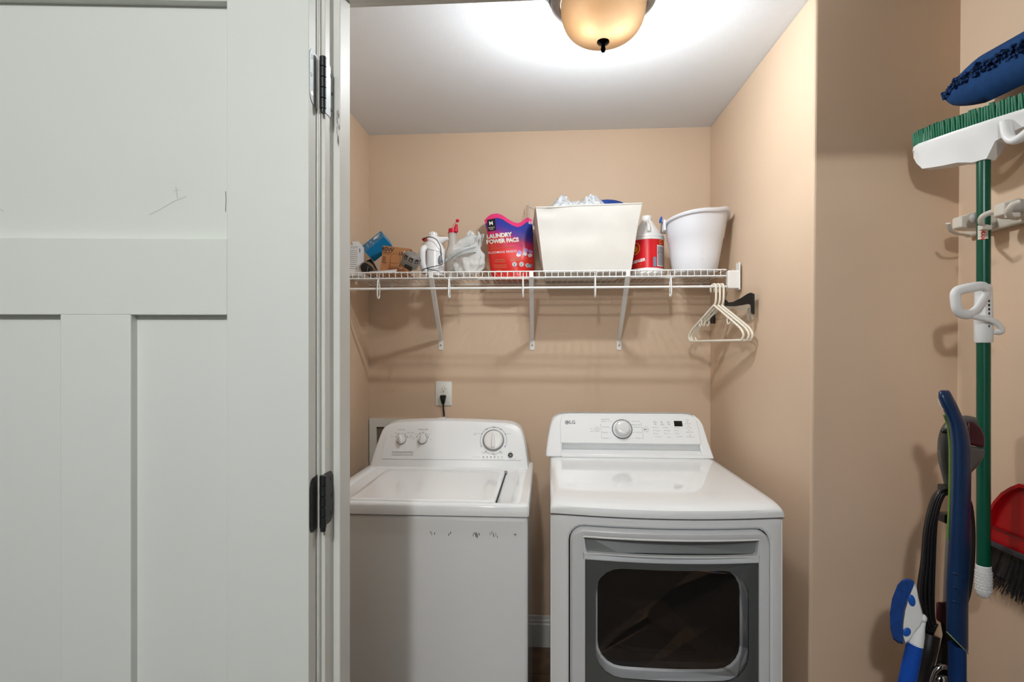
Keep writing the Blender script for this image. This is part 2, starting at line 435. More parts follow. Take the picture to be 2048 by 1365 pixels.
# ------------------------------------------------------------------ top-loading washer
def plane_fn(px_list, P, n):
    out = []
    o = Vector((0, 0, HCAM))
    for px, py in px_list:
        d = ray(px, py); t = (P - o).dot(n) / d.dot(n); out.append(o + d * t)
    return out
class Face:
    """tilted control face: x across, s up the slope"""
    def __init__(f, yb, zb, yt, zt):
        f.P = Vector((0, yb, zb)); f.es = Vector((0, yt - yb, zt - zb)).normalized(); f.n = Vector((1, 0, 0)).cross(f.es)
    def px(f, px, py):
        o = Vector((0, 0, HCAM)); d = ray(px, py); t = (f.P - o).dot(f.n) / d.dot(f.n); q = o + d * t - f.P
        return (q.x, q.dot(f.es))
    def at(f, x, s, e=0.0): return f.P + Vector((x, 0, 0)) + f.es * s + f.n * e
    def fn(f, e, c=(0, 0)): return lambda x, s: f.at(c[0] + x, c[1] + s, e)
    def rot(f):  # local z -> face normal, local y -> up the slope
        return Matrix((Vector((1, 0, 0)), f.es, f.n)).transposed()

YWF = 1.73; XW1 = aY(1058, 1150, YWF).x; XW0 = XW1 - 0.70; ZWD = 0.916; YWB = 2.40
washer = thing('washing_machine', ((XW0 + XW1) / 2, 2.06, 0), 'white top-loading washing machine left of the dryer, scuffed front panel', 'washing machine')
build(MB().box2((XW0 + 0.004, YWF + 0.006, 0.03), (XW1 - 0.004, YWB, 0.873)), 'cabinet', M['enamel'], washer, bevel=0.012, seg=4)
for sx in (XW0 + 0.05, XW1 - 0.05):
    for sy in (YWF + 0.06, YWB - 0.06):
        build(MB().lathe([(0.018, 0), (0.02, 0.006), (0.02, 0.012), (0.008, 0.014), (0.008, 0.04)], (sx, sy, 0), 12), 'foot', M['black_pl'], washer)
def rr3(x0, x1, y0, y1, r, z): return [(p[0], p[1], z) for p in rrect(x1 - x0, y1 - y0, r, 5, (x0 + x1) / 2, (y0 + y1) / 2)]
rx1 = aZ(1033, 970, ZWD).x; rx0 = XW0 + 0.035
ly0 = aZ(990, 1004, ZWD).y; ly1 = 2.205; lx1 = aZ(1000, 976, ZWD).x; lx0 = XW0 + 0.105
A = (XW0, XW1, YWF, YWB)
deck = MB().loft([rr3(*A, 0.016, 0.878), rr3(*A, 0.016, ZWD - 0.010), rr3(XW0 + 0.002, XW1 - 0.002, YWF + 0.003, YWB - 0.002, 0.016, ZWD - 0.004),
                  rr3(XW0 + 0.008, XW1 - 0.008, YWF + 0.010, YWB - 0.006, 0.016, ZWD),
                  rr3(rx0, rx1, ly0 - 0.014, 2.235, 0.02, ZWD), rr3(rx0 + 0.004, rx1 - 0.004, ly0 - 0.010, 2.231, 0.018, ZWD - 0.003),
                  rr3(rx0 + 0.012, rx1 - 0.012, ly0 - 0.004, 2.224, 0.014, ZWD - 0.008)])
build(deck, 'top_deck', M['enamel'], washer, smooth=45)
lid = MB().loft([rr3(lx0, lx1, ly0, ly1, 0.016, ZWD - 0.008), rr3(lx0, lx1, ly0, ly1, 0.016, ZWD - 0.001), rr3(lx0 + 0.003, lx1 - 0.003, ly0 + 0.003, ly1 - 0.003, 0.014, ZWD + 0.0018),
                 rr3(lx0 + 0.018, lx1 - 0.018, ly0 + 0.016, ly1 - 0.02, 0.012, ZWD + 0.0022), rr3(lx0 + 0.03, lx1 - 0.03, ly0 + 0.028, ly1 - 0.032, 0.01, ZWD + 0.0012)])
lido = build(lid, 'lid', M['enamel'], washer, smooth=45)
M['gap'] = mat('dark_gap', (60, 62, 64), 0.7)
build(MB().box2((lx1 + 0.0005, ly0 + 0.012, ZWD - 0.008), (lx1 + 0.0045, ly1 - 0.015, ZWD - 0.0015)), 'lid_gap', M['gap'], washer)
build(MB().box2((lx1 - 0.004, ly1 - 0.03, ZWD - 0.008), (lx1 + 0.008, ly1 - 0.006, ZWD + 0.003)), 'lid_hinge', M['print'], washer, bevel=0.002)
# console
WF = Face(2.262, ZWD, 2.330, 1.106)
WO = [(739,934),(746,908),(754,885),(759,871),(764,859.5),(769,853.5),(775,849.5),(783,846),(795,843.6),(835,841),(881,840),(945,841.6),(1009,844.8),(1022,846.6),(1031,849.5),(1038,854),(1043,860.5),(1047,871),(1050,884),(1053,905),(1057,937)]
wo2 = [WF.px(*p) for p in WO]
wo2[0] = (wo2[0][0], 0.0); wo2[-1] = (wo2[-1][0], 0.0)
cx_ = sum(p[0] for p in wo2) / len(wo2)
def inset(pts, d, keep_bottom=True):
    n = len(pts); out = []
    for i, p in enumerate(pts):
        a = pts[max(i - 1, 0)]; b = pts[min(i + 1, n - 1)]
        t = Vector((b[0] - a[0], b[1] - a[1])); t.normalize(); nn = Vector((t[1], -t[0]))
        q = (p[0] + nn[0] * d, p[1] + nn[1] * d)
        if keep_bottom and i in (0, n - 1): q = (p[0] + (d if i == 0 else -d), p[1])
        out.append(q)
    return out
def cons_rings(face, out2, yback, rnd=0.010):
    r0 = [face.at(x, s) for x, s in inset(out2, rnd)]
    r0b = [face.at(x, s, -0.003) for x, s in inset(out2, rnd * 0.35)]
    r1 = [face.at(x, s, -rnd) for x, s in out2]
    r2 = [Vector((face.at(x, s).x, max(yback - 0.012, face.at(x, s).y + 0.02), face.at(x, s).z)) for x, s in out2]
    r3 = [Vector((face.at(x, s).x, max(yback, face.at(x, s).y + 0.03), face.at(x, s).z - 0.002)) for x, s in inset(out2, 0.006)]
    return [r0, r0b, r1, r2, r3]
build(MB().loft(cons_rings(WF, wo2, YWB)), 'console', M['enamel_matte'], washer, smooth=35)
pan = [(764,918),(768,890),(776,866),(786,856),(806,851.5),(881,848.5),(1000,853),(1024,857),(1033,866),(1038,890),(1042,921)]
pf = [WF.px(*p) for p in pan]
build(MB().loft([[WF.at(x, s, 0.0) for x, s in pf], [WF.at(x, s, 0.0022) for x, s in pf], [WF.at(x, s, 0.003) for x, s in inset(pf, 0.003, False)]]), 'control_panel', M['enamel_matte'], washer, smooth=30)
E = 0.0034
prt = MB(); drk = MB()
def knob(c, r, ang, name):
    R = WF.rot(); o = WF.at(c[0], c[1], E)
    k = build(MB().lathe([(r, 0), (r, 0.004), (r * 0.9, 0.012), (r * 0.84, 0.013)], o, 24, R), name, M['white_pl'], washer, smooth=40)
    Rz = R @ Matrix.Rotation(ang, 3, 'Z')
    pts = [(0, -r * 1.08), (r * 0.34, -r * 0.55), (r * 0.42, 0), (r * 0.34, r * 0.55), (0.0, r * 1.12), (-r * 0.34, r * 0.55), (-r * 0.42, 0), (-r * 0.34, -r * 0.55)]
    g = MB().loft([[o + Rz @ Vector((x, y, 0.010)) for x, y in pts], [o + Rz @ Vector((x * 0.8, y, 0.022)) for x, y in pts], [o + Rz @ Vector((x * 0.5, y * 0.92, 0.025)) for x, y in pts]])
    build(g, 'grip', M['white_pl'], k, smooth=40)
    return k
for (px, py, ang) in ((803, 880, 0.35), (845, 879.5, 0.0)):
    c = WF.px(px, py); knob(c, 0.0185, ang, 'knob')
    f = WF.fn(E, c)
    ring2d(drk, (0, 0), 0.0195, 0.0215, radians(200), radians(340), f); ring2d(drk, (0, 0), 0.0195, 0.0212, radians(-20), radians(60), f)
    for a0, a1 in ((20, 62), (75, 95), (100, 160)): ring2d(drk, (0, 0), 0.0265, 0.0275, radians(a0), radians(a1), f)
    for a in (20, 62, 118, 160): disc2d(drk, (0.027 * cos(radians(a)), 0.027 * sin(radians(a))), 0.0018, f, 8)
for s, px, py in (('LOAD SIZE', 803, 860.5), ('TEMPERATURE', 846, 860)):
    letter(prt, s, 0.0068, WF.fn(E, WF.px(px, py)))
for s, px, py, sz in (('MEDIUM', 793, 867, .0055), ('MEDIUM LARGE', 821, 866.5, .0055), ('SMALL', 785, 874, .0055), ('LARGE', 822, 872, .0055), ('EXTRA LARGE', 824, 876, .0055),
                      ('WARM', 846, 865.5, .005), ('COLD', 858, 869.5, .0055), ('COOL', 832, 869.5, .005), ('HOT', 828, 880, .005), ('TAP', 862, 880, .005),
                      ('HEAVY DUTY', 955, 868, .0058), ('WASH', 950, 870.5, .0058), ('NORMAL', 988, 856, .0055), ('SOAK', 972, 859.5, .0055), ('RINSE', 1003, 860, .0055), ('DELICATE', 1017, 869, .0055),
                      ('POWER', 967, 905.5, .0055), ('WASH', 968, 908, .0055), ('DRAIN', 1003, 905.5, .0055), ('SPIN', 1003, 908, .0055), ('SPIN', 989.5, 911.5, .0065),
                      ('CYCLE STATUS', 953, 915, .0055), ('FILLING', 967, 919, .005), ('WASH', 974.5, 919, .005), ('RINSE', 982, 919, .005), ('SPIN', 989, 919, .005), ('DONE', 996, 919, .005), ('LID LOCK', 1004, 919, .005),
                      ('START', 1021, 904.5, .0055), ('PUSH TO START', 1025, 919, .005)):
    letter(prt, s, sz * .8, WF.fn(E, WF.px(px, py)))
letter(prt, 'CONSERVATOR', 0.0098, WF.fn(E, WF.px(805, 907.8)), space=1.42)
for py in (904.6, 910.9):
    a = WF.px(784, py); b = WF.px(826.5, py + 0.2); f = WF.fn(E)
    flat(drk, [(a[0], a[1] - .0007), (b[0], b[1] - .0007), (b[0], b[1] + .0007), (a[0], a[1] + .0007)], f)
# big cycle dial
c = WF.px(987, 881.5); f = WF.fn(E, c)
M['ring_grey'] = mat('grey_ring', (150, 153, 154), 0.35, metal=0.3)
R = WF.rot(); o = WF.at(c[0], c[1], E)
dial = build(MB().lathe([(0.0455, 0), (0.0455, 0.003), (0.043, 0.008), (0.0405, 0.009), (0.040, 0.004)], o, 40, R), 'cycle_dial_ring', M['ring_grey'], washer, smooth=40)
dk = build(MB().lathe([(0.0395, 0.002), (0.0395, 0.010), (0.037, 0.0125), (0.030, 0.0135)], o, 40, R), 'cycle_dial', M['white_pl'], washer, smooth=40)
Rz = R @ Matrix.Rotation(radians(2), 3, 'Z')
pts = [(-0.007, -0.033), (0.007, -0.033), (0.0085, -0.015), (0.006, 0.012), (0.0018, 0.030), (-0.0018, 0.030), (-0.006, 0.012), (-0.0085, -0.015)]
build(MB().loft([[o + Rz @ Vector((x, y, 0.012)) for x, y in pts], [o + Rz @ Vector((x * .8, y * .97, 0.022)) for x, y in pts], [o + Rz @ Vector((x * .5, y * .92, 0.0245)) for x, y in pts]]), 'grip', M['white_pl'], dk, smooth=40)
ring2d(drk, (0, 0), 0.0555, 0.0567, radians(-28), radians(208), f, 48); ring2d(drk, (0, 0), 0.0575, 0.0585, radians(238), radians(302), f)
for a in (-28, 28, 58, 90, 122, 152, 208, 238, 270, 302): disc2d(drk, (0.0561 * cos(radians(a)), 0.0561 * sin(radians(a))), 0.0022, f, 8)
for i in range(6):
    g = WF.px(967 + i * 7.4, 915); w = 0.0045
    (flat(drk, [(g[0] - w, g[1]), (g[0], g[1] - .0022), (g[0] + w, g[1]), (g[0], g[1] + .0022)], WF.fn(E)) if i < 4 else ring2d(drk, g, .0018, .0026, 0, 2 * pi, WF.fn(E), 12))
build(prt, 'panel_lettering', M['print'], washer, recalc=False); build(drk, 'panel_print', M['darkprint'], washer, recalc=False)
c = WF.px(1021, 911.3); o = WF.at(c[0], c[1], E)
b = build(MB().lathe([(0.0105, 0), (0.0105, 0.002), (0.009, 0.004), (0.004, 0.0045)], o, 20, R), 'start_button', M['black_pl'], washer, smooth=40)
build(MB().lathe([(0.0036, 0.0040), (0.0036, 0.0062), (0.001, 0.0068)], o, 12, R), 'button_tip', M['print'], b, smooth=40)
# scuffs on the front panel
sc_ = MB()
rs = random.Random(3)
for px, py, n in ((865, 1068, 3), (900, 1069, 2), (950, 1068, 6), (957, 1071, 3), (984, 1068, 3), (991, 1072, 3), (1029, 1070, 3)):
    for i in range(n):
        p = aY(px + rs.uniform(-4, 4), py + rs.uniform(-3, 3), YWF + 0.0055); w = rs.uniform(.0005, .0012); h = rs.uniform(.001, .0065); t = rs.uniform(-.002, .002)
        sc_.add([p + Vector((-w, 0, -h)), p + Vector((w, 0, -h)), p + Vector((w + t, 0, h)), p + Vector((-w + t, 0, h))], [(0, 1, 2, 3)])
build(sc_, 'scuff_mark', M['darkprint'], washer)
# washer's white paper tag folded over the console's rear edge
M['paper'] = mat('white_paper', (236, 234, 236), 0.7)
p = aY(880, 841, 2.40)
tg = MB().grid(lambda u, v: (p.x - 0.018 + 0.040 * u, 2.402 + 0.006 * sin(u * 5), p.z - 0.02 + 0.028 * v + (0.008 * u if v > .5 else 0)), 6, 4)
build(tg, 'paper_tag', M['paper'], washer, solid=0.0006)

# ------------------------------------------------------------------ dryer
YDF = 1.605; XD0 = aY(1101, 1100, YDF).x; XD1 = aY(1568.5, 1100, YDF).x; XDC = (XD0 + XD1) / 2; DWD = XD1 - XD0; ZDT = 0.967; YDB = 2.37
def bow(x): t = 2 * (x - XDC) / DWD; return -0.038 * (1 - t * t)
dryer = thing('clothes_dryer', (XDC, 1.98, 0), 'white front-loading clothes dryer with dark window door and black display', 'dryer')
def S(x, z, d): return Vector((x, YDF + 0.012 + bow(x) - d, z))       # point on the bowed front, d towards the camera
ZS = aY(1103, 1029, YDF).z                                             # seam under the top
NB = 13
def plan(z, ins=0.0):
    xs = [XD0 + ins + (DWD - 2 * ins) * i / (NB - 1) for i in range(NB)]
    return [S(x, z, -ins) for x in xs] + [Vector((XD1 - ins, YDB - ins, z)), Vector((XD0 + ins, YDB - ins, z))]
# cabinet: sides and back as a shell, front panel with the door opening
cab = MB()
cab.hexa([(XD0, S(XD0, 0, 0).y, 0.025), (XD0 + 0.012, S(XD0, 0, 0).y, 0.025), (XD0 + 0.012, YDB, 0.025), (XD0, YDB, 0.025),
          (XD0, S(XD0, 0, 0).y, ZS - 0.003), (XD0 + 0.012, S(XD0, 0, 0).y, ZS - 0.003), (XD0 + 0.012, YDB, ZS - 0.003), (XD0, YDB, ZS - 0.003)])
cab.hexa([(XD1 - 0.012, S(XD0, 0, 0).y, 0.025), (XD1, S(XD0, 0, 0).y, 0.025), (XD1, YDB, 0.025), (XD1 - 0.012, YDB, 0.025),
          (XD1 - 0.012, S(XD0, 0, 0).y, ZS - 0.003), (XD1, S(XD0, 0, 0).y, ZS - 0.003), (XD1, YDB, ZS - 0.003), (XD1 - 0.012, YDB, ZS - 0.003)])
cab.box2((XD0 + 0.012, YDB - 0.012, 0.025), (XD1 - 0.012, YDB, ZS - 0.003)); cab.box2((XD0 + 0.012, S(XD0, 0, 0).y + 0.02, 0.025), (XD1 - 0.012, YDB - 0.012, 0.04))
build(cab, 'cabinet', M['enamel'], dryer)
for sx in (XD0 + 0.05, XD1 - 0.05):
    for sy in (1.69, YDB - 0.06): build(MB().lathe([(0.018, 0), (0.02, 0.008), (0.008, 0.012), (0.008, 0.03)], (sx, sy, 0), 12), 'foot', M['black_pl'], dryer)
def dpx(px, py):  # photo point on the dryer's bowed front -> (x, z)
    x = aY(px, py, YDF).x
    for _ in range(4):
        q = aY(px, py, YDF + 0.012 + bow(x)); x = q.x
    return q.x, q.z
def outline(x0, x1, z0, z1, r, n=5, ne=10):
    """rounded rectangle with points along the edges too (so it follows the bow); counter-clockwise from the right edge"""
    pts = []
    for (sx, sz, a0) in ((1, 1, 0), (-1, 1, 90), (-1, -1, 180), (1, -1, 270)):
        cx = x1 - r if sx > 0 else x0 + r; cz = z1 - r if sz > 0 else z0 + r
        arc = [(cx + r * cos(radians(a0 + 90 * i / n)), cz + r * sin(radians(a0 + 90 * i / n))) for i in range(n + 1)]
        pts += arc
        nx = {0: (x0 + r, z1), 90: (x0, z0 + r), 180: (x1 - r, z0), 270: (x1, z1 - r)}[a0]
        for i in range(1, ne): pts.append((arc[-1][0] + (nx[0] - arc[-1][0]) * i / ne, arc[-1][1] + (nx[1] - arc[-1][1]) * i / ne))
    return pts
def onS(pts, d): return [S(x, z, d) for x, z in pts]
dx0, dzt = dpx(1137.5, 1051.5); dx1, _ = dpx(1541, 1053); dzt = (dzt + dpx(1541, 1056)[1]) / 2; dzb = 0.19
RO = 0.045
oc = outline(XD0, XD1, 0.03, ZS - 0.004, 0.006)
oh = outline(dx0, dx1, dzb, dzt, RO)
fp = MB().loft([onS(oc, -0.02), onS(oc, -0.004), onS(outline(XD0 + .005, XD1 - .005, .035, ZS - .008, .006), 0.0), onS(outline(dx0 - .006, dx1 + .006, dzb - .006, dzt + .006, RO + .004), 0.0), onS(oh, -0.006), onS(oh, -0.03)], cap=False)
M['enamel_front'] = M['enamel']
build(fp, 'front_panel', M['enamel'], dryer, smooth=40)
# door: frame, finger pocket, window
ddoor = empty('door', (XDC, YDF, dzb), dryer)
g = 0.004
ix0 = dpx(1169, 1150)[0]; ix1 = dpx(1514.5, 1150)[0]; izt = dpx(1168, 1116)[1]; izb = dzb + 0.04
hx0, hx1 = dpx(1166, 1090)[0], dpx(1516, 1090)[0]; hzt = dpx(1166, 1070)[1]; hzb = dpx(1175, 1103)[1]
M['silver'] = mat('pale_silver_plastic', (216, 219, 221), 0.3, metal=0.0, var=0.01)
fo = outline(dx0 + g, dx1 - g, dzb + g, dzt - g, RO - g); fo2 = outline(dx0 + g + .006, dx1 - g - .006, dzb + g + .006, dzt - g - .006, RO - g - .004)
# frame in three pieces around pocket and window: built as one ring around both openings plus a cross bar
big = outline(hx0, hx1, izb, hzt, 0.012)
fr = MB().loft([onS(fo, -0.02), onS(fo, 0.006), onS(fo2, 0.014), onS(outline(hx0 - .004, hx1 + .004, izb - .004, hzt + .004, .014), 0.0145), onS(big, 0.012), onS(big, -0.012)], cap=False)
build(fr, 'frame', M['silver'], ddoor, smooth=40)
bar = outline(hx0 + .001, hx1 - .001, izt, hzb, 0.003, 3, 10)
build(MB().loft([onS(bar, -0.008), onS(bar, 0.013), onS(outline(hx0 + .002, hx1 - .002, izt + .002, hzb - .002, .003, 3, 10), 0.0148)]), 'cross_bar', M['silver'], ddoor, smooth=40)
for x0, x1 in ((hx0, ix0), (ix1, hx1)):
    sb_ = outline(x0 - .0005, x1 + .0005, izb, izt + .002, 0.001, 2, 6)
    build(MB().loft([onS(sb_, -0.008), onS(sb_, 0.0143)]), 'side_bar', M['silver'], ddoor)
M['pocket'] = mat('grey_pocket_plastic', (128, 131, 131), 0.4, metal=0.2)
hx = outline(hx0, hx1, hzb, hzt, 0.004, 3, 10)
def trap(x, z):
    t = (hzt - z) / (hzt - hzb); k = 1 - 0.045 * t; return XDC_h + (x - XDC_h) * k, z
XDC_h = (hx0 + hx1) / 2
build(MB().loft([onS(hx, -0.010), onS(hx, -0.003)]), 'handle_pocket', M['pocket'], ddoor)
for sgn, xa in ((1, hx0), (-1, hx1)):
    ck = [(xa, hzt), (xa, hzb), (xa + sgn * 0.013, hzb), (xa + sgn * 0.008, hzb + 0.006), (xa + sgn * 0.002, hzt)]
    build(MB().loft([onS(ck, -0.012), onS(ck, 0.013)]), 'pocket_cheek', M['silver'], ddoor)
lip = [(hx0 + (hx1 - hx0) * i / 12, hzt - 0.001) for i in range(13)]
build(MB().tube([S(x, z, 0.012) for x, z in lip], 0.0032, 8), 'handle_lip', M['white_pl'], ddoor, smooth=60)
# smoked glass with a rounded clear window set in it
M['smoked'] = mat('smoked_glass_border', (82, 85, 84), 0.06, spec=0.6, var=0.02)
M['bezel'] = mat('grey_inner_bezel', (236, 239, 241), 0.35)
M['drum'] = mat('dryer_drum_grey', (92, 92, 98), 0.35, metal=0.4, var=0.1)
M['seal'] = mat('dark_seal', (36, 36, 40), 0.4)
gl = bpy.data.materials.new('tinted_clear_glass'); gl.use_nodes = True; nt = gl.node_tree
for n in list(nt.nodes): nt.nodes.remove(n)
on = nt.nodes.new('ShaderNodeOutputMaterial'); mix = nt.nodes.new('ShaderNodeMixShader'); tr_ = nt.nodes.new('ShaderNodeBsdfTransparent'); gg = nt.nodes.new('ShaderNodeBsdfGlossy'); fz = nt.nodes.new('ShaderNodeFresnel')
fz.inputs[0].default_value = 1.6; gg.inputs['Roughness'].default_value = 0.02; tr_.inputs[0].default_value = (0.97, 0.97, 0.97, 1)
nt.links.new(fz.outputs[0], mix.inputs[0]); nt.links.new(tr_.outputs[0], mix.inputs[1]); nt.links.new(gg.outputs[0], mix.inputs[2]); nt.links.new(mix.outputs[0], on.inputs[0])
M['tint'] = gl
og = outline(ix0, ix1, izb, izt, 0.008)
wx0, wzt = dpx(1190, 1200)[0], dpx(1300, 1138)[1]; wx1 = dpx(1495, 1250)[0]; wzb = dpx(1330, 1360)[1]
ow = outline(wx0, wx1, wzb, wzt, 0.075)
build(MB().loft([onS(og, 0.004), onS(og, 0.0105), onS(ow, 0.0105), onS(ow, 0.004)], cap=False, loop=True), 'window_border', M['smoked'], ddoor)
build(MB().loft([onS(ow, 0.006), onS(ow, 0.010)]), 'window_pane', M['tint'], ddoor)
ow2 = outline(wx0 + .004, wx1 - .004, wzb + .004, wzt - .004, 0.072)
build(MB().loft([onS(ow, 0.005), onS(ow2, -0.032), onS(outline(wx0 + .010, wx1 - .010, wzb + .010, wzt - .010, .068), -0.036)], cap=False), 'window_bezel', M['bezel'], ddoor, smooth=50)
# inner bowl glass and drum behind it
M['bowl'] = mat('dark_bowl_glass', (26, 27, 29), 0.08, spec=0.6, alpha=0.8)
ow3 = outline(wx0 + .010, wx1 - .010, wzb + .010, wzt - .010, .068)
ow4 = outline(wx0 + .05, wx1 - .05, wzb + .05, wzt - .05, .045)
build(MB().loft([onS(ow3, -0.036), onS(ow4, -0.070)], cap=True), 'inner_glass', M['bowl'], ddoor, smooth=50)
DCX, DCZ = XDC - 0.02, 0.60
Rx = Matrix.Rotation(-pi / 2, 3, 'X')
dr = MB().lathe([(0.215, 0.0), (0.235, 0.015), (0.30, 0.02), (0.30, 0.50), (0.02, 0.52)], (DCX, 1.735, DCZ), 40, Rx, cap=False)
build(dr, 'drum', M['drum'], dryer, smooth=40)
build(MB().tube([(DCX + 0.222 * cos(a), 1.738, DCZ + 0.222 * sin(a)) for a in [2 * pi * i / 40 for i in range(40)]], 0.010, 8, loop=True), 'drum_seal', M['seal'], dryer, smooth=60)
bk = outline(XD0 + .014, XD1 - .014, 0.05, ZS - .01, 0.01)
build(MB().loft([[Vector((x, 1.742, z)) for x, z in bk], [Vector((DCX + (x - DCX) * 0.235 / sqrt((x - DCX) ** 2 + (z - DCZ) ** 2), 1.742, DCZ + (z - DCZ) * 0.235 / sqrt((x - DCX) ** 2 + (z - DCZ) ** 2))) for x, z in bk]], cap=False), 'bulkhead', M['seal'], dryer)
# top
tops = []
for (dy, zt_, k) in ((0.0, ZS + 0.004, 1), (0.0, ZS + 0.018, 1), (0.003, ZS + 0.026, 1), (0.012, ZDT - 0.009, .98), (0.03, ZDT - 0.004, .93), (0.06, ZDT - 0.001, .8), (0.12, ZDT, .5), (0.25, ZDT, .1), (0.45, ZDT, 0), (YDB - YDF - 0.004, ZDT, 0), (YDB - YDF, ZDT - 0.006, 0)):
    ring = []
    h = zt_ - ZS
    xs = [XD0 + 0.0, XD0, XD0 + 0.003, XD0 + 0.010, XD0 + 0.03]
    zz = [ZS, ZS + h * 0.62, ZS + h * 0.82, ZS + h * 0.95, zt_]
    mid = [XD0 + 0.03 + (DWD - 0.06) * i / 10 for i in range(1, 10)]
    pts = list(zip(xs, zz)) + [(x, zt_) for x in mid] + [(2 * XDC - x, z) for x, z in reversed(list(zip(xs, zz)))]
    tops.append([Vector((x, YDF + dy + bow(x) * k, z)) for x, z in pts])
build(MB().loft(tops), 'top_panel', M['enamel'], dryer, smooth=40)
# console
DF = Face(2.242, ZDT, 2.322, 1.134)
DOl = [(1091,914),(1093,895),(1096,872),(1100,853),(1103.5,842),(1109,834),(1117,829.5),(1127,827.6),(1140,827),(1250,827.3),(1370,828),(1382,829.4),(1392,833),(1400,840),(1406,850),(1411,865),(1416,882),(1429,917)]
do2 = [DF.px(*p) for p in DOl]; do2[0] = (do2[0][0], 0.0); do2[-1] = (do2[-1][0], 0.0)
cr = cons_rings(DF, do2, YDB, 0.012)
# body sits back behind the control face; the two end cheeks and the face slab come forward
back = [[p + Vector((0, 0.034, 0)) for p in cr[0]]] + [[p + Vector((0, 0.034, 0)) for p in cr[1]]] + [[Vector((p.x, max(p.y + 0.034, 0), p.z)) for p in cr[2]]] + cr[3:]
build(MB().loft(back), 'console', M['enamel_matte'], dryer, smooth=35)
fx0, fx1 = 1121.5, 1404
def cheek(name, idx, inner_px):
    pts = [do2[i] for i in idx]
    bx = DF.px(inner_px[1], 916)[0]; tx = DF.px(inner_px[0], 829)[0]; topz = DF.px(inner_px[0], 829)[1]
    loop_ = pts + ([(tx, topz), (bx, 0.0)] if idx[0] == 0 else [(bx, 0.0), (tx, topz)])
    rr = [[DF.at(x, s, -0.0) for x, s in loop_], [DF.at(x, s, -0.06) if s > 0.02 else Vector((x, DF.at(x, s).y + 0.06, DF.at(x, s).z)) for x, s in loop_]]
    build(MB().loft(rr), name, M['enamel_matte'], dryer, bevel=0.009, seg=4, smooth=30)
cheek('console_end', list(range(0, 7)), (1127, 1124))
cheek('console_end', list(range(12, 18)), (1386, 1406))
pz0 = DF.px(1260, 887.5)[1]
cp = [DF.px(1121, 887.5), DF.px(1119.5, 850), DF.px(1121, 838), DF.px(1126, 832.5), DF.px(1134, 830.5), DF.px(1250, 830.5), DF.px(1376, 831.5), DF.px(1386, 834.5), DF.px(1393, 842), DF.px(1397, 856), DF.px(1402.5, 888.5)]
cp[0] = (cp[0][0], pz0); cp[-1] = (cp[-1][0], pz0)
rg = [[DF.at(x, s, -0.052) for x, s in cp], [DF.at(x, s, 0.001) for x, s in cp], [DF.at(x, s, 0.0032) for x, s in inset(cp, 0.003, False)]]
build(MB().loft(rg), 'control_panel', M['enamel_matte'], dryer, smooth=30)
# sloping ledge under the control face
la = DF.px(1122.5, 914)[0]; lb = DF.px(1411, 916)[0]
led = [(la, 2.30, ZDT + 0.030), (lb, 2.30, ZDT + 0.030), (lb, 2.246, ZDT + 0.014), (lb, 2.240, ZDT), (lb, 2.33, ZDT), (la, 2.33, ZDT), (la, 2.240, ZDT), (la, 2.246, ZDT + 0.014)]
build(MB().add(led, [(0, 1, 2, 7), (7, 2, 3, 6), (6, 3, 4, 5), (0, 5, 4, 1), (1, 4, 3, 2), (0, 7, 6, 5)]), 'console_ledge', M['enamel_matte'], dryer, bevel=0.004, seg=3, smooth=30)
E = 0.0036; R = DF.rot(); f = DF.fn(E)
prt = MB(); drk = MB()
c = DF.px(1244, 859.5); o = DF.at(c[0], c[1], E)
M['knob_silver'] = mat('satin_knob', (226, 228, 229), 0.22, metal=0.1)
dk = build(MB().lathe([(0.0385, 0), (0.0385, 0.002), (0.036, 0.0028), (0.030, 0.003)], o, 40, R), 'dial_base', M['silver'], dryer, smooth=30)
build(MB().lathe([(0.0415, 0), (0.0415, 0.0018), (0.0385, 0.0018)], o, 40, R), 'dial_ring', M['darkprint'], dryer, smooth=30)
build(MB().lathe([(0.030, 0.002), (0.0295, 0.028), (0.027, 0.031), (0.020, 0.0325), (0.005, 0.0328)], o, 40, R), 'dial_knob', M['knob_silver'], dryer, smooth=40)
x, s = DF.px(1134, 846); disc2d(drk, (x, s), 0.0088, f, 20)
M['logo_grey'] = mat('logo_grey', (128, 130, 134), 0.5)
lg = MB(); disc2d(lg, (x, s), 0.0088, DF.fn(E + .0003), 20); letter(lg, 'LG', 0.0205, DF.fn(E + .0003, DF.px(1144.5, 846)), bold=0.0006)
build(lg, 'logo', M['logo_grey'], dryer, recalc=False)
lw = MB(); ring2d(lw, (x, s), 0.0052, 0.0062, radians(60), radians(360), DF.fn(E + .0006)); 
letter(lw, 'L', 0.008, DF.fn(E + .0006, (x - .0005, s))); build(lw, 'logo_mark', M['white_pl'], dryer, recalc=False)
for px, py, r in ((1194, 860, 0.0105), (1291.5, 860, 0.0115)):
    q = DF.px(px, py); ring2d(drk, q, r - .0007, r, 0, 2 * pi, f)
q = DF.px(1194, 860); ring2d(prt, q, .0036, .0044, radians(120), radians(420), f, 12); flat(prt, [(q[0] - .0004, q[1] + .001), (q[0] + .0004, q[1] + .001), (q[0] + .0004, q[1] + .005), (q[0] - .0004, q[1] + .005)], f)
q = DF.px(1290, 860); flat(drk, [(q[0] - .003, q[1] - .004), (q[0] + .003, q[1]), (q[0] - .003, q[1] + .004)], f)
for dx in (.0045, .007): flat(drk, [(q[0] + dx, q[1] - .0035), (q[0] + dx + .001, q[1] - .0035), (q[0] + dx + .001, q[1] + .0035), (q[0] + dx, q[1] + .0035)], f)
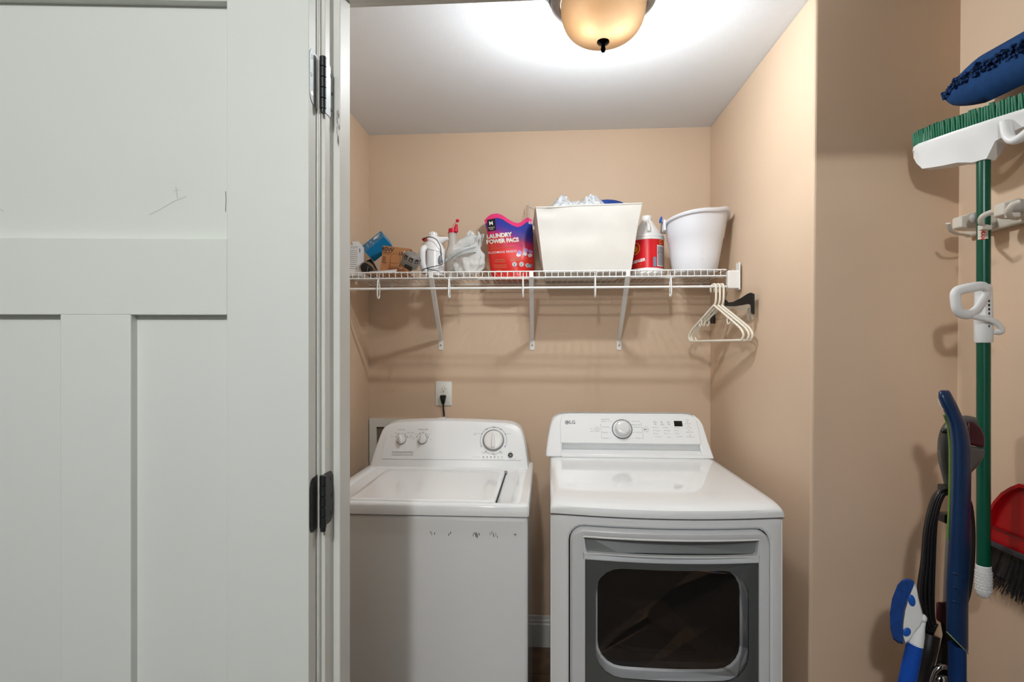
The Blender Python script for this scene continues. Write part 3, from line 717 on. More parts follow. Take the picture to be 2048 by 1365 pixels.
for s_, px, py, al in (('SENSOR DRY', 1202, 840, 'LEFT'), ('Normal', 1202, 844, 'LEFT'), ('Heavy Duty', 1204, 855, 'LEFT'), ('Bedding', 1204.5, 866, 'LEFT'), ('Delicates', 1206, 877.5, 'LEFT'),
                       ('Perm. Press', 1279, 844, 'RIGHT'), ('MANUAL DRY', 1281, 851, 'RIGHT'), ('Speed Dry', 1281, 855.5, 'RIGHT'), ('Air Dry', 1283, 866, 'RIGHT'), ('Freshen Up', 1285, 877.5, 'RIGHT')):
    letter(prt, s_, 0.0064, DF.fn(E, DF.px(px, py)), align=al)
for s_, px, py in (('Wrinkle', 1309.5, 846), ('Rack', 1323, 846), ('Damp', 1336, 846), ('Less', 1310.5, 850.5), ('Drying', 1324.5, 850.5), ('More', 1338, 850.5), ('More', 1312, 856.5), ('High', 1333, 856.5), ('60 min', 1356, 856.5),
                  ('Normal', 1315, 862.5), ('Medium', 1336, 862.5), ('40', 1355, 862.5), ('Less', 1314, 868.5), ('Low', 1336, 868.5), ('20', 1356, 868.5),
                  ('Dry Level', 1316.5, 874.5), ('Temp.', 1337.5, 875.5), ('Time Dry', 1359, 874.5), ('Signal', 1374, 841), ('Damp Dry', 1376, 848.5), ('Less Time', 1377, 857), ('Energy Saver', 1379, 865.5), ('Wrinkle Care', 1381, 875),
                  ('SET', 1183, 859), ('LOCK', 1184, 864)):
    letter(prt, s_, 0.0056, DF.fn(E, DF.px(px, py)))
for px, py in ((1309, 844), (1322.5, 844.3), (1336, 844.6), (1310, 849), (1324, 849), (1337.5, 849), (1306, 856), (1327.5, 856), (1349, 856), (1307.5, 862), (1329, 862), (1350.5, 862), (1308.5, 868), (1330, 868), (1351.5, 868), (1374, 845), (1376, 853.5), (1378, 862), (1379.5, 871.5)):
    q = DF.px(px, py); flat(drk, [(q[0] - .0016, q[1] - .0011), (q[0] + .0016, q[1] - .0011), (q[0] + .0016, q[1] + .0011), (q[0] - .0016, q[1] + .0011)], f)
for (a, b) in (((1201, 848), (1203.5, 879)), ((1282, 846), (1287, 879))):
    p, q = DF.px(*a), DF.px(*b); flat(prt, [(p[0] - .0004, p[1]), (p[0] + .0004, p[1]), (q[0] + .0004, q[1]), (q[0] - .0004, q[1])], f)
for (xa, xb, py) in ((1214, 1225, 844), (1218, 1222, 866), (1220, 1224, 877), (1253, 1262, 844), (1265, 1272, 866), (1262, 1266, 877)):
    p, q = DF.px(xa, py), DF.px(xb, py); flat(prt, [(p[0], p[1] - .0003), (q[0], q[1] - .0003), (q[0], q[1] + .0003), (p[0], p[1] + .0003)], f)
build(prt, 'panel_lettering', M['print'], dryer, recalc=False); build(drk, 'panel_print', M['darkprint'], dryer, recalc=False)
M['screen'] = mat('black_display', (20, 18, 15), 0.12)
p, q = DF.px(1347.5, 843), DF.px(1365, 854)
build(MB().prism([(p[0], q[1]), (q[0], q[1]), (q[0] - .001, p[1]), (p[0] - .001, p[1])], DF.fn(0.002), DF.fn(E + .0006)), 'display', M['screen'], dryer)
from mathutils import noise

# ------------------------------------------------------------------ ceiling light
lampt = thing('ceiling_light', (LAMP[0], LAMP[1], ZC), 'flush ceiling light with amber glass dome and ringed metal pan', 'lamp')
M['pan'] = mat('pewter_pan', (168, 170, 172), 0.4, metal=0.3, var=0.12, vscale=25)
M['pan_dark'] = mat('dark_pewter_pan', (62, 64, 66), 0.45, metal=0.5, var=0.12, vscale=25)
lc = (LAMP[0], LAMP[1], 0)
M['reflector'] = mat('white_inner_pan', (225, 222, 215), 0.7)
def lring(name, prof, m): return build(MB().lathe(prof, lc, 64, cap=False), name, M[m], lampt, smooth=35)
lring('pan_ring', [(0.120, 2.4395), (0.158, 2.4395), (0.163, 2.434), (0.163, 2.424), (0.160, 2.420)], 'pan_dark')
lring('pan_ring', [(0.160, 2.420), (0.161, 2.413), (0.158, 2.407), (0.154, 2.405)], 'pan')
lring('pan_ring', [(0.154, 2.405), (0.154, 2.397), (0.150, 2.390), (0.146, 2.388)], 'pan_dark')
lring('pan_ring', [(0.146, 2.388), (0.147, 2.381), (0.142, 2.374), (0.132, 2.369), (0.124, 2.369), (0.1195, 2.374), (0.1195, 2.40)], 'pan')
lring('pan_reflector', [(0.1195, 2.40), (0.10, 2.428), (0.001, 2.430)], 'reflector')
gm = bpy.data.materials.new('amber_alabaster_glass'); gm.use_nodes = True; nt = gm.node_tree
for n in list(nt.nodes): nt.nodes.remove(n)
on = nt.nodes.new('ShaderNodeOutputMaterial'); m1 = nt.nodes.new('ShaderNodeMixShader'); m2 = nt.nodes.new('ShaderNodeMixShader')
tl = nt.nodes.new('ShaderNodeBsdfTranslucent'); tp = nt.nodes.new('ShaderNodeBsdfTransparent'); gs = nt.nodes.new('ShaderNodeBsdfGlossy')
tc = nt.nodes.new('ShaderNodeTexCoord'); nz = nt.nodes.new('ShaderNodeTexNoise'); nz.inputs['Scale'].default_value = 9; nz.inputs['Detail'].default_value = 4
rp = nt.nodes.new('ShaderNodeValToRGB'); rp.color_ramp.elements[0].position = 0.35; rp.color_ramp.elements[0].color = (0.040, 0.0235, 0.0115, 1); rp.color_ramp.elements[1].position = 0.7; rp.color_ramp.elements[1].color = (0.048, 0.0315, 0.018, 1)
nt.links.new(tc.outputs['Object'], nz.inputs['Vector']); nt.links.new(nz.outputs[0], rp.inputs[0]); nt.links.new(rp.outputs[0], tl.inputs[0])
tp.inputs[0].default_value = (1.0, 0.98, 0.95, 1); gs.inputs['Roughness'].default_value = 0.12
m1.inputs[0].default_value = 0.0; m2.inputs[0].default_value = 0.0
nt.links.new(tl.outputs[0], m1.inputs[1]); nt.links.new(tp.outputs[0], m1.inputs[2]); nt.links.new(m1.outputs[0], m2.inputs[1]); nt.links.new(gs.outputs[0], m2.inputs[2]); nt.links.new(m2.outputs[0], on.inputs[0])
dp = [(p.x, p.y) for p in catmull([(0.002, 2.2680, 0), (0.03, 2.2700, 0), (0.058, 2.2760, 0), (0.080, 2.2850, 0), (0.097, 2.2990, 0), (0.108, 2.3160, 0), (0.1145, 2.3360, 0), (0.1175, 2.3560, 0), (0.118, 2.3760, 0)], 3)]
build(MB().lathe(dp, lc, 64, cap=False), 'glass_dome', gm, lampt, smooth=60)
build(MB().lathe([(0.001, 2.270), (0.017, 2.268), (0.0175, 2.265), (0.013, 2.260), (0.0055, 2.257), (0.005, 2.253), (0.0065, 2.250), (0.0068, 2.244), (0.005, 2.239), (0.001, 2.2375)], lc, 28), 'finial', mat('dark_bronze_finial', (7, 6, 5), 0.8, var=.1, spec=0.0), lampt, smooth=50)

# ------------------------------------------------------------------ wire shelf
YSF, YSB = 2.205, 2.598
ZSH = aY(1075, 543, YSF).z
ZLB = aY(1075, 555, YSF).z
ZROD = aY(1075, 576, YSF).z
shelf = thing('wire_shelf', ((XL + XR) / 2, YSF, ZSH), 'long white wire shelf with hanging rod and three braces above the appliances', 'shelf')
XA, XB = XL + 0.004, aY(1452, 548, YSF).x
def rod(name, p0, p1, r, n=10): return build(MB().tube([p0, p1], r, n), name, M['wire'], shelf, smooth=50)
rod('front_rail', (XA, YSF, ZSH), (XB, YSF, ZSH), 0.0028); rod('lip_rail', (XA, YSF, ZLB), (XB, YSF, ZLB), 0.0030)
rod('back_rail', (XA, YSB - 0.004, ZSH - 0.006), (XR - 0.006, YSB - 0.004, ZSH - 0.006), 0.0030)
rod('middle_rail', (XA, 2.40, ZSH - 0.0046), (XR - 0.006, 2.40, ZSH - 0.0046), 0.0025)
rod('hanging_rod', (XA, YSF, ZROD), (aY(1464, 575, YSF).x, YSF, ZROD), 0.0048, 14)
w0 = None
nw = int((XR - 0.012 - XA) / 0.0254)
for i in range(nw + 1):
    x = XA + 0.010 + i * 0.0254
    lipped = x < XB - 0.003
    if w0 is None or (not lipped):
        path = ([(x, YSF - 0.0018, ZLB - 0.002), (x, YSF - 0.0018, ZSH - 0.003), (x, YSF + 0.001, ZSH)] if lipped else [(x, YSF + 0.004, ZSH)]) + [(x, YSB - 0.006, ZSH), (x, YSB - 0.004, ZSH - 0.006)]
        w = build(MB().tube(path, 0.00135, 6), 'wire', M['wire'], shelf, smooth=60)
        if lipped and w0 is None: w0 = w; wx = x
    else:
        w = w0.copy(); COL.objects.link(w); w.location = w0.location + Vector((x - wx, 0, 0))
for pt, pb in ((862, 882), (1062.5, 1064.5), (1256, 1238)):
    a = aY(pt, 556, YSF); b = aY(pb, 679, YB - 0.010); a = Vector((a.x, YSF + 0.002, ZLB + 0.002)); b.y = YB - 0.010
    d = (b - a).normalized(); n = Vector((1, 0, 0)); n = (n - d * n.dot(d)).normalized(); q = d.cross(n)
    br = MB(); hw = 0.0092
    sec = [(-hw, -0.007), (hw, -0.007), (hw, 0.007), (hw - .0015, 0.007), (hw - .0015, -0.005), (-hw + .0015, -0.005), (-hw + .0015, 0.007), (-hw, 0.007)]
    if q.y > 0: q = -q
    br.loft([[p + n * s * k + q * (-t) for s, t in sec] for p, k in ((a, 0.9), (a + d * 0.02, 1.0), (b - d * 0.05, 0.9), (b, 0.75))])
    bo = build(br, 'brace', M['wire'], shelf, smooth=30)
    f = aY(pb, 689.5, YB - 0.002)
    pl = [(x, z - 0.006 if z < 0 else z) for x, z in rrect(0.0215, 0.040, 0.005)]
    build(MB().prism(pl, lambda x, z: Vector((f.x + x, YB - 0.0005, f.z + z)), lambda x, z: Vector((f.x + x, YB - 0.005, f.z + z))), 'brace_foot', M['wire'], bo, bevel=0.001)
    build(MB().lathe([(0.0045, 0), (0.0045, 0.002), (0.002, 0.003)], (f.x, YB - 0.005, f.z - 0.004), 10, Matrix.Rotation(pi / 2, 3, 'X')), 'screw', M['print'], bo)
    build(MB().box((a.x, YSF - 0.003, (ZSH + ZLB) / 2), (0.017, 0.007, ZSH - ZLB + 0.004)), 'brace_clip', M['wire'], bo, bevel=0.002)
zu = aY(900, 596, YSF).z
for px in (756, 898, 1046, 1190.5, 1342):
    x = aY(px, 575, YSF).x
    path = [(x + 0.0, YSF + 0.002, ZLB), (x, YSF - 0.004, ZLB - 0.015), (x, YSF - 0.0085, ZROD + 0.004), (x, YSF - 0.0095, zu + 0.02)] + \
           [(x, YSF + 0.006 - 0.0155 * cos(radians(t)), zu + 0.0155 - 0.0155 * sin(radians(t))) for t in range(20, 180, 20)] + [(x, YSF + 0.0215, zu + 0.02), (x, YSF + 0.021, ZROD + 0.01), (x, YSF + 0.012, ZLB - 0.004), (x, YSF + 0.014, ZSH - 0.004)]
    build(MB().tube(path, 0.0029, 8), 'rod_hook', M['wire'], shelf, smooth=60)
# end bracket on the right wall, small wall clips behind
eb = MB(); p0 = aY(1456, 541, YSF - 0.006); p1 = aY(1471, 577, YSF - 0.006)
eb.box2((p0.x, YSF - 0.006, p1.z), (XR - 0.006, YSF + 0.02, p0.z))
e1 = build(eb, 'end_bracket', M['white_pl'], shelf, bevel=0.003)
q0 = aX(1477, 530, XR - 0.003); 
build(MB().box2((XR - 0.009, YSF - 0.012, ZROD - 0.014), (XR - 0.0045, YSF + 0.03, ZSH + 0.028)), 'wall_plate', M['white_pl'], e1, bevel=0.003)
build(MB().lathe([(0.003, 0), (0.003, 0.001)], (XR - 0.006, YSF + 0.0, ZSH + 0.018), 8, Matrix.Rotation(-pi / 2, 3, 'Y')), 'screw', M['print'], e1)
el = MB().box2((XL + 0.001, YSF - 0.006, ZROD - 0.01), (XL + 0.03, YSF + 0.02, ZSH + 0.01)); build(el, 'end_bracket', M['white_pl'], shelf, bevel=0.003)
for px in (784, 905, 1190, 1400):
    x = aY(px, 572, YB).x; build(MB().box((x, YSB + 0.004, ZSH - 0.012), (0.014, 0.014, 0.02)), 'wall_clip', M['wire'], shelf, bevel=0.002)

# ------------------------------------------------------------------ things on the shelf
ZT = ZSH + 0.0016
def quad(mb, a, b, c, d): return mb.add([a, b, c, d], [(0, 1, 2, 3)])
def obox(c, X, Y, Z, w, d, h):
    """oriented box corners (hexa order) about centre c"""
    return [c + X * (sx * w / 2) + Y * (sy * d / 2) + Z * (sz * h / 2) for sz in (-1, 1) for sx, sy in ((-1, -1), (1, -1), (1, 1), (-1, 1))]
def axes(rz=0.0, ry=0.0, rx=0.0):
    R = Matrix.Rotation(rz, 3, 'Z') @ Matrix.Rotation(ry, 3, 'Y') @ Matrix.Rotation(rx, 3, 'X')
    return [R @ Vector(v) for v in ((1, 0, 0), (0, 1, 0), (0, 0, 1))]
M['card_white'] = mat('white_carton', (228, 230, 232), 0.45)
M['card_in'] = mat('grey_carton_inside', (150, 146, 140), 0.8)
M['card_brown'] = mat('brown_cardboard', (176, 122, 78), 0.75, var=0.06, vscale=25)
M['card_blue'] = mat('blue_carton', (18, 128, 184), 0.35, var=0.03)
M['card_blue_dk'] = mat('deep_blue_carton', (10, 74, 122), 0.35)
M['ink'] = mat('dark_ink', (58, 50, 46), 0.6); M['ink_brown'] = mat('brown_ink', (104, 62, 36), 0.6); M['white_ink'] = mat('white_ink', (238, 240, 242), 0.5); M['navy_ink'] = mat('navy_ink', (30, 44, 92), 0.5)
M['grey_ink'] = mat('grey_ink', (140, 142, 146), 0.6)

# white carton with blue roundel and an open flap
X, Y, Z = axes(radians(0))
c = aY(717, 490, 2.30); W_, D_ = 0.045, 0.070
hgt = c.z - ZT; corner = Vector((c.x, 2.30, ZT))
ctr = corner - X * (W_ / 2) + Y * (D_ / 2) + Z * (hgt / 2)
bx = thing('bulb_carton', (ctr.x, ctr.y, ZT), 'white carton with a small dark blue roundel and open flap beside the door frame', 'box')
build(MB().hexa(obox(ctr, X, Y, Z, W_, D_, hgt)), 'carton', M['card_white'], bx)
fl_ = [ctr + X * (-W_ / 2) + Y * (D_ / 2) + Z * (hgt / 2), ctr + X * (W_ / 2) + Y * (D_ / 2) + Z * (hgt / 2)]
fv = (Z * 0.9 - X * 0.35 - Y * 0.2).normalized() * 0.030
build(MB().add([fl_[0], fl_[1], fl_[1] + fv - X * 0.012, fl_[0] + fv + X * 0.004], [(0, 1, 2, 3)]), 'flap', M['card_white'], bx, solid=0.0012)
def ff(x, z): return ctr + X * x + Z * z - Y * (D_ / 2 + 0.0005)
def fs_(y, z): return ctr + Y * y + Z * z + X * (W_ / 2 + 0.0005)
tx = MB(); rs = random.Random(5)
letter(tx, '75W', 0.016, ff, off=(0.004, hgt / 2 - 0.012))
for i in range(10):
    z = hgt / 2 - 0.026 - i * 0.0085; w = rs.uniform(.015, .020)
    quad(tx, ff(0.000 - w + .002, z), ff(0.000 + w, z), ff(0.000 + w, z + .0022), ff(0.000 - w + .002, z + .0022))
build(tx, 'print', M['grey_ink'], bx, recalc=False)
rd = MB(); ring2d(rd, (-0.022, hgt / 2 - 0.022), 0.0055, 0.0085, 0, 2 * pi, fs_); letter(rd, 'GE', 0.009, fs_, off=(-0.022, hgt / 2 - 0.022)); build(rd, 'roundel', M['navy_ink'], bx, recalc=False)

# blue carton tipped on its edge
A_ = aY(725, 491.6, 2.44); B_ = aY(762, 462, 2.44); C_ = aY(743, 511.5, 2.425)
ax = (B_ - A_); L1 = ax.length; ax.normalize()
by = (C_ - A_); by = by - ax * by.dot(ax); 
by = (by.normalized() * 0.75 + Vector((0, -0.66, 0))); by = (by - ax * by.dot(ax)).normalized(); L2 = 0.075
cz = ax.cross(by).normalized()
if cz.y < 0: cz = -cz
ctr = A_ + ax * L1 / 2 + by * L2 / 2 + cz * 0.031
dz = 0
bb = thing('blue_bulb_carton', (ctr.x, ctr.y, ZT), 'bright blue light bulb carton tipped on its edge', 'box')
build(MB().hexa(obox(ctr, ax, by, cz, L1, L2, 0.062)), 'carton', M['card_blue'], bb)
def fb(x, y): return ctr + ax * x + by * (-y) - cz * 0.0316
def fb2(x, y): return ctr + ax * x + by * (L2 / 2 + 0.0006) + cz * (-y)
g = MB(); disc2d(g, (0.018, 0.014), 0.013, fb, 18); quad(g, fb(0.028, 0.020), fb(0.040, 0.026), fb(0.044, 0.019), fb(0.031, 0.009))
letter(g, 'LED', 0.013, fb, off=(-0.012, 0.008), rot=-pi / 2); letter(g, 'ecosmart', 0.011, fb, off=(-0.030, 0.0), rot=-pi / 2); letter(g, '60W', 0.010, fb, off=(-0.004, -0.02), rot=-pi/2)
build(g, 'print', M['white_ink'], bb, recalc=False)
g = MB(); disc2d(g, (0.030, -0.004), 0.010, lambda x, y: fb(x, y) - cz * 0.0004, 16); build(g, 'badge', mat('pale_blue_ink', (120, 176, 214), .5), bb, recalc=False)
g = MB(); letter(g, 'LED', 0.012, fb2, off=(-0.02, 0.0)); letter(g, '4 BULBS', 0.008, fb2, off=(0.02, 0.004)); build(g, 'side_print', mat('dim_blue_ink', (60, 130, 176), .5), bb, recalc=False)

# dark grey box leaning behind the clear bulb
X, Y, Z = axes(radians(10), radians(-28))
c = aY(741, 522, 2.44); 
gb = MB().hexa(obox(Vector((c.x - 0.008, 2.47, ZT + 0.052)), X, Y, Z, 0.05, 0.05, 0.075))
tag(build(gb, 'dark_grey_carton', mat('charcoal_carton', (58, 58, 60), 0.6), bevel=0.001), 'dark grey carton leaning under the blue bulb carton', 'box')

# clear incandescent bulb lying on its side
M['glass'] = mat('clear_glass', (245, 245, 245), 0.03, trans=1.0, ior=1.18, var=0.0)
M['metal'] = mat('screw_metal', (170, 170, 168), 0.25, metal=0.9)
bc = aY(738, 536, 2.30); bulb = thing('light_bulb', (bc.x, bc.y, ZT), 'clear glass light bulb lying in front of the dark grey carton', 'light bulb')
Rb = Matrix.Rotation(radians(65), 3, 'Z') @ Matrix.Rotation(radians(100), 3, 'Y')
bo_ = Vector((bc.x - 0.01, bc.y, ZT + 0.030))
build(MB().lathe([(0.004, -0.030), (0.018, -0.026), (0.027, -0.014), (0.030, 0.0), (0.027, 0.014), (0.020, 0.028), (0.014, 0.040), (0.0135, 0.046)], bo_, 24, Rb), 'glass_envelope', M['glass'], bulb, smooth=60)
build(MB().lathe([(0.0135, 0.046), (0.0135, 0.052), (0.0125, 0.054), (0.0135, 0.056), (0.0125, 0.058), (0.0135, 0.060), (0.0125, 0.062), (0.006, 0.068), (0.003, 0.070)], bo_, 18, Rb), 'screw_cap', M['metal'], bulb, smooth=30)
build(MB().tube([bo_ + Rb @ Vector(p) for p in ((0, 0, 0.044), (-0.004, 0, 0.02), (-0.010, 0, 0.004), (0.010, 0, 0.004), (0.004, 0, 0.02), (0, 0, 0.044))], 0.0009, 6), 'filament', M['metal'], bulb)

# brown carton with open top, marked 40W
X, Y, Z = axes(radians(6), radians(6.7))
tl_ = aY(766.5, 494, 2.33); hgt = 0.116; W_ = 0.118; D_ = 0.085
ctr = tl_ + X * W_ / 2 + Y * D_ / 2 - Z * hgt / 2; ctr.z = ZT + hgt / 2 + 0.0105
bc_ = thing('brown_bulb_carton', (ctr.x, ctr.y, ZT), 'brown cardboard bulb carton marked 40W with its top open', 'box')
o8 = obox(ctr, X, Y, Z, W_, D_, hgt)
cb = MB()
for a, b, e, f_ in ((0, 1, 5, 4), (1, 2, 6, 5), (2, 3, 7, 6), (3, 0, 4, 7), (0, 3, 2, 1)): cb.add([o8[a], o8[b], o8[e], o8[f_]], [(0, 1, 2, 3)])
build(cb, 'carton', M['card_brown'], bc_, solid=0.002)
fv = (X * 0.62 - Z * 0.78 + Y * 0.1).normalized() * 0.040
build(MB().add([o8[5], o8[6], o8[6] + fv, o8[5] + fv], [(0, 1, 2, 3)]), 'flap', M['card_brown'], bc_, solid=0.0015)
def fk(x, z): return ctr + X * x + Z * z - Y * (D_ / 2 + 0.0018)
g = MB(); letter(g, '40W', 0.026, fk, off=(-0.038, 0.043), bold=0.0006); letter(g, 'LED', 0.018, fk, off=(0.028, 0.032), bold=.0003)
quad(g, fk(-.056, .029), fk(-.018, .029), fk(-.018, .0315), fk(-.056, .0315)); quad(g, fk(-.056, .023), fk(-.024, .023), fk(-.024, .0245), fk(-.056, .0245))
build(g, 'print', M['ink'], bc_, recalc=False)
g = MB(); ring2d(g, (0.0, 0.008), 0.021, 0.0222, radians(0), radians(180), fk)
for a, b in (((-.0216, .008), (-.0216, -.05)), ((.0216, .008), (.0216, -.02)), ((-.0216, -.012), (.0216, -.012))):
    t = Vector((b[0] - a[0], b[1] - a[1])).normalized(); nn = (-t[1] * .0006, t[0] * .0006)
    quad(g, fk(a[0] - nn[0], a[1] - nn[1]), fk(b[0] - nn[0], b[1] - nn[1]), fk(b[0] + nn[0], b[1] + nn[1]), fk(a[0] + nn[0], a[1] + nn[1]))
for i, z in enumerate((0.008, 0.002, -0.004, -0.010, -0.016)): quad(g, fk(-.055, z), fk(-.042 + .006 * (i == 4), z), fk(-.042 + .006 * (i == 4), z + .003), fk(-.055, z + .003))
letter(g, 'SOFT WHITE', 0.009, fk, off=(-0.012, -0.052)); build(g, 'fine_print', M['ink_brown'], bc_, recalc=False)

# loose sheet of brown card lying flat under the cartons
p0 = aY(727, 551, 2.235)
cs = MB().hexa([(p0.x, 2.225, ZT), (p0.x + 0.145, 2.222, ZT), (p0.x + 0.20, 2.45, ZT), (p0.x + 0.02, 2.47, ZT), (p0.x, 2.225, ZT + .002), (p0.x + 0.145, 2.222, ZT + .002), (p0.x + 0.20, 2.45, ZT + .002), (p0.x + 0.02, 2.47, ZT + .002)])
cst = thing('card_sheet', (p0.x + 0.09, 2.33, ZT), 'loose sheet of pale brown card lying flat under the bulb cartons', 'cardboard')
build(cs, 'sheet', M['card_brown'], cst)
build(MB().add([(p0.x + .03, 2.226, ZT + .002), (p0.x + .14, 2.224, ZT + .002), (p0.x + .145, 2.222, ZT + .014), (p0.x + .03, 2.222, ZT + .006)], [(0, 1, 2, 3)]), 'curled_edge', M['card_white'], cst, solid=.001)

# grey slotted gadget in clear packaging
gcn = aY(817, 534, 2.252)
gad = thing('grey_slotted_gadget', (gcn.x, gcn.y, ZT), 'grey round gadget with dark slots in clear packaging, white hang tab on top', 'gadget')
Rg = Matrix.Rotation(radians(28), 3, 'Y') @ Matrix.Rotation(radians(18), 3, 'X')
go = Vector((gcn.x - 0.002, gcn.y + 0.0, ZT + 0.026))
M['gad'] = mat('grey_gadget_plastic', (128, 124, 118), 0.45); M['slot'] = mat('dark_slot', (38, 34, 32), 0.7)
build(MB().lathe([(0.026, 0.0), (0.036, 0.008), (0.038, 0.040), (0.035, 0.056), (0.027, 0.063), (0.012, 0.065)], go, 28, Rg), 'body', M['gad'], gad, smooth=40)
for k in range(9):
    a = 2 * pi * k / 9 + 0.12; ca, sa = cos(a), sin(a)
    P_ = [(0.0384, -0.30, 0.036), (0.0384, 0.30, 0.036), (0.0362, 0.30, 0.053), (0.0362, -0.30, 0.053)]
    build(MB().add([go + Rg @ Vector((r_ * cos(a + t * .7), r_ * sin(a + t * .7), z)) for r_, t, z in P_], [(0, 1, 2, 3)]), 'slot', M['slot'], gad, solid=.0008)
build(MB().box(go + Rg @ Vector((0.012, -0.036, 0.012)), (0.034, 0.012, 0.016), Rg), 'latch', M['slot'], gad, bevel=.002)
a_, b_, c_ = aY(809, 503, 2.26), aY(802, 526, 2.26), aY(823, 519, 2.26)
build(MB().tube([b_, a_, c_], 0.0032, 6, sq=(1, .4)), 'hang_tab', M['card_white'], gad)
build(MB().sphere(aY(812, 508, 2.258), (0.0035, .001, .0035), 10, 6), 'tab_hole', M['navy_ink'], gad)
cl_ = aY(799, 533, 2.25); build(MB().lathe([(0.004, 0), (0.010, 0.004), (0.011, 0.016), (0.006, 0.022)], Vector((cl_.x, 2.25, cl_.z - .01)), 14, Rg), 'clear_blister', M['glass'], gad, smooth=50)

# garment steamer
sp = aY(866, 520, 2.33); sx_, sy_ = sp.x, 2.335
stm = thing('garment_steamer', (sx_, sy_, ZT), 'white handheld garment steamer with red button and black cord', 'steamer')
M['steam_white'] = mat('glossy_white_plastic', (236, 237, 238), 0.18)
ztop = aY(868, 472, 2.335).z
def sring(z, w, d, ox=0.0): return [(sx_ + ox + w * cos(2*pi*k/28), sy_ + d * sin(2*pi*k/28), z) for k in range(28)]
body = [(0.0, .040, .036), (.01, .043, .038), (.04, .041, .037), (.08, .041, .037), (.115, .043, .038)]
build(MB().loft([sring(ZT + z, w, d, 0.008) for z, w, d in body]), 'water_tank', M['steam_white'], stm, smooth=50)
zn = ZT + 0.108
head = [(zn, .047, .041, .004), (zn + .012, .048, .041, .003), (zn + .030, .042, .037, .002), (zn + .046, .030, .030, .0), (ztop + .000, .016, .016, -.001)]
build(MB().loft([[(p[0], p[1], p[2] - 0.30 * (p[0] - sx_) * (1 if i < 3 else .3)) for p in sring(z, w, d, o)] for i, (z, w, d, o) in enumerate(head)]), 'head_shell', M['steam_white'], stm, smooth=50)
nz0 = aY(880, 482, 2.33); nz1 = aY(892.5, 476, 2.30)
noz = [Vector((sx_ + .010, sy_, ztop - .022)), Vector((nz0.x, sy_ - .004, nz0.z)), Vector((nz1.x - .004, sy_ - .012, nz1.z + .001)), Vector((nz1.x + .003, sy_ - .014, nz1.z + .002))]
build(MB().tube(noz, [.024, .018, .0085, .006], 16), 'nozzle', M['steam_white'], stm, smooth=60)
build(MB().lathe([(.017, 0), (.0175, .006), (.0165, .014), (.012, .019), (.004, .021)], (sx_ - .001, sy_, ztop - .003), 20), 'filler_cap', M['steam_white'], stm, smooth=30)
for k in range(10):
    a = 2 * pi * k / 10; build(MB().box((sx_ - .001 + .0172 * cos(a), sy_ + .0172 * sin(a), ztop + .005), (.003, .003, .012), Matrix.Rotation(a, 3, 'Z')), 'cap_rib', M['steam_white'], stm)
hd = [aY(852, 492, 2.30), aY(846, 499, 2.295), aY(844.5, 515, 2.292), aY(846, 533, 2.295), aY(851, 546, 2.30)]
hd = [Vector((p.x, p.y, p.z)) for p in hd]; hd[0].y += .03; hd[-1].y += .02
build(MB().tube(catmull(hd, 5), .0135, 14), 'handle', M['steam_white'], stm, smooth=60)
M['red_pl'] = mat('red_plastic', (206, 44, 48), 0.35)
rb = aY(849.5, 479.5, 2.296); build(MB().sphere(rb, (.0105, .0035, .0065), 16, 8, Matrix.Rotation(radians(12), 3, 'Y')), 'button', M['red_pl'], stm, smooth=60)
rb = aY(849.5, 479.5, 2.299); build(MB().sphere(rb, (.0125, .0035, .0082), 16, 8, Matrix.Rotation(radians(12), 3, 'Y')), 'button_collar', M['black_pl'], stm, smooth=60)
tw = aY(880, 520, 2.303); build(MB().sphere(tw, (.009, .006, .020), 16, 10, Matrix.Rotation(radians(8), 3, 'Y')), 'water_window', mat('grey_window', (120, 124, 128), .2), stm, smooth=60)
cord = [aY(845, 481, 2.29), aY(851, 476, 2.286), aY(862, 474.5, 2.284), aY(873, 480, 2.284), aY(880, 492, 2.288), aY(881.5, 500, 2.30), aY(884, 520, 2.31), aY(884, 529, 2.29), aY(872, 532.5, 2.278), aY(857, 535.5, 2.27), aY(846, 540, 2.268), aY(843, 546, 2.268), aY(850, 549, 2.268), aY(856, 542, 2.266), aY(854, 536, 2.266), aY(860, 539, 2.266), aY(878, 543, 2.274), aY(888, 550, 2.29)]
for q in cord:
    if q.z < ZT + .002: q.z = ZT + .002
build(MB().tube(catmull(cord, 4), .0019, 6), 'cord', M['black_pl'], stm, smooth=60)

# frosted squeeze bottle with a red flip cap
bt = aY(905, 510, 2.47); bxx = bt.x
fb_ = thing('squeeze_bottle', (bxx, 2.47, ZT), 'frosted squeeze bottle with a red flip cap', 'bottle')
M['frost'] = mat('frosted_plastic', (226, 224, 218), 0.45, trans=0.35, ior=1.3)
z1 = aY(905, 466, 2.47).z; z0 = aY(905, 500, 2.47).z
build(MB().lathe([(.034, ZT), (.037, ZT + .006), (.037, z0 - .03), (.034, z0 - .012), (.026, z0 + .004), (.021, z0 + .016), (.0195, z1 - .012), (.0185, z1)], (bxx, 2.47, 0), 28), 'bottle_body', M['frost'], fb_, smooth=45)
M['pinkred'] = mat('crimson_plastic', (208, 18, 56), 0.35)
cp_ = build(MB().lathe([(.0205, z1 - .002), (.0205, z1 + .002), (.0185, z1 + .004), (.018, z1 + .017), (.012, z1 + .020)], (bxx, 2.47, 0), 24), 'cap', M['pinkred'], fb_, smooth=40)
n0 = aY(911, 464, 2.462); n1 = aY(913, 449, 2.462)
build(MB().tube([n0, (n0 + n1) / 2, n1], [.0125, .009, .0055], 14), 'spout', M['pinkred'], fb_, smooth=60)
build(MB().sphere(aY(915, 441.5, 2.46), (.0085, .007, .0075), 14, 8), 'spout_stopper', M['pinkred'], fb_, smooth=60)
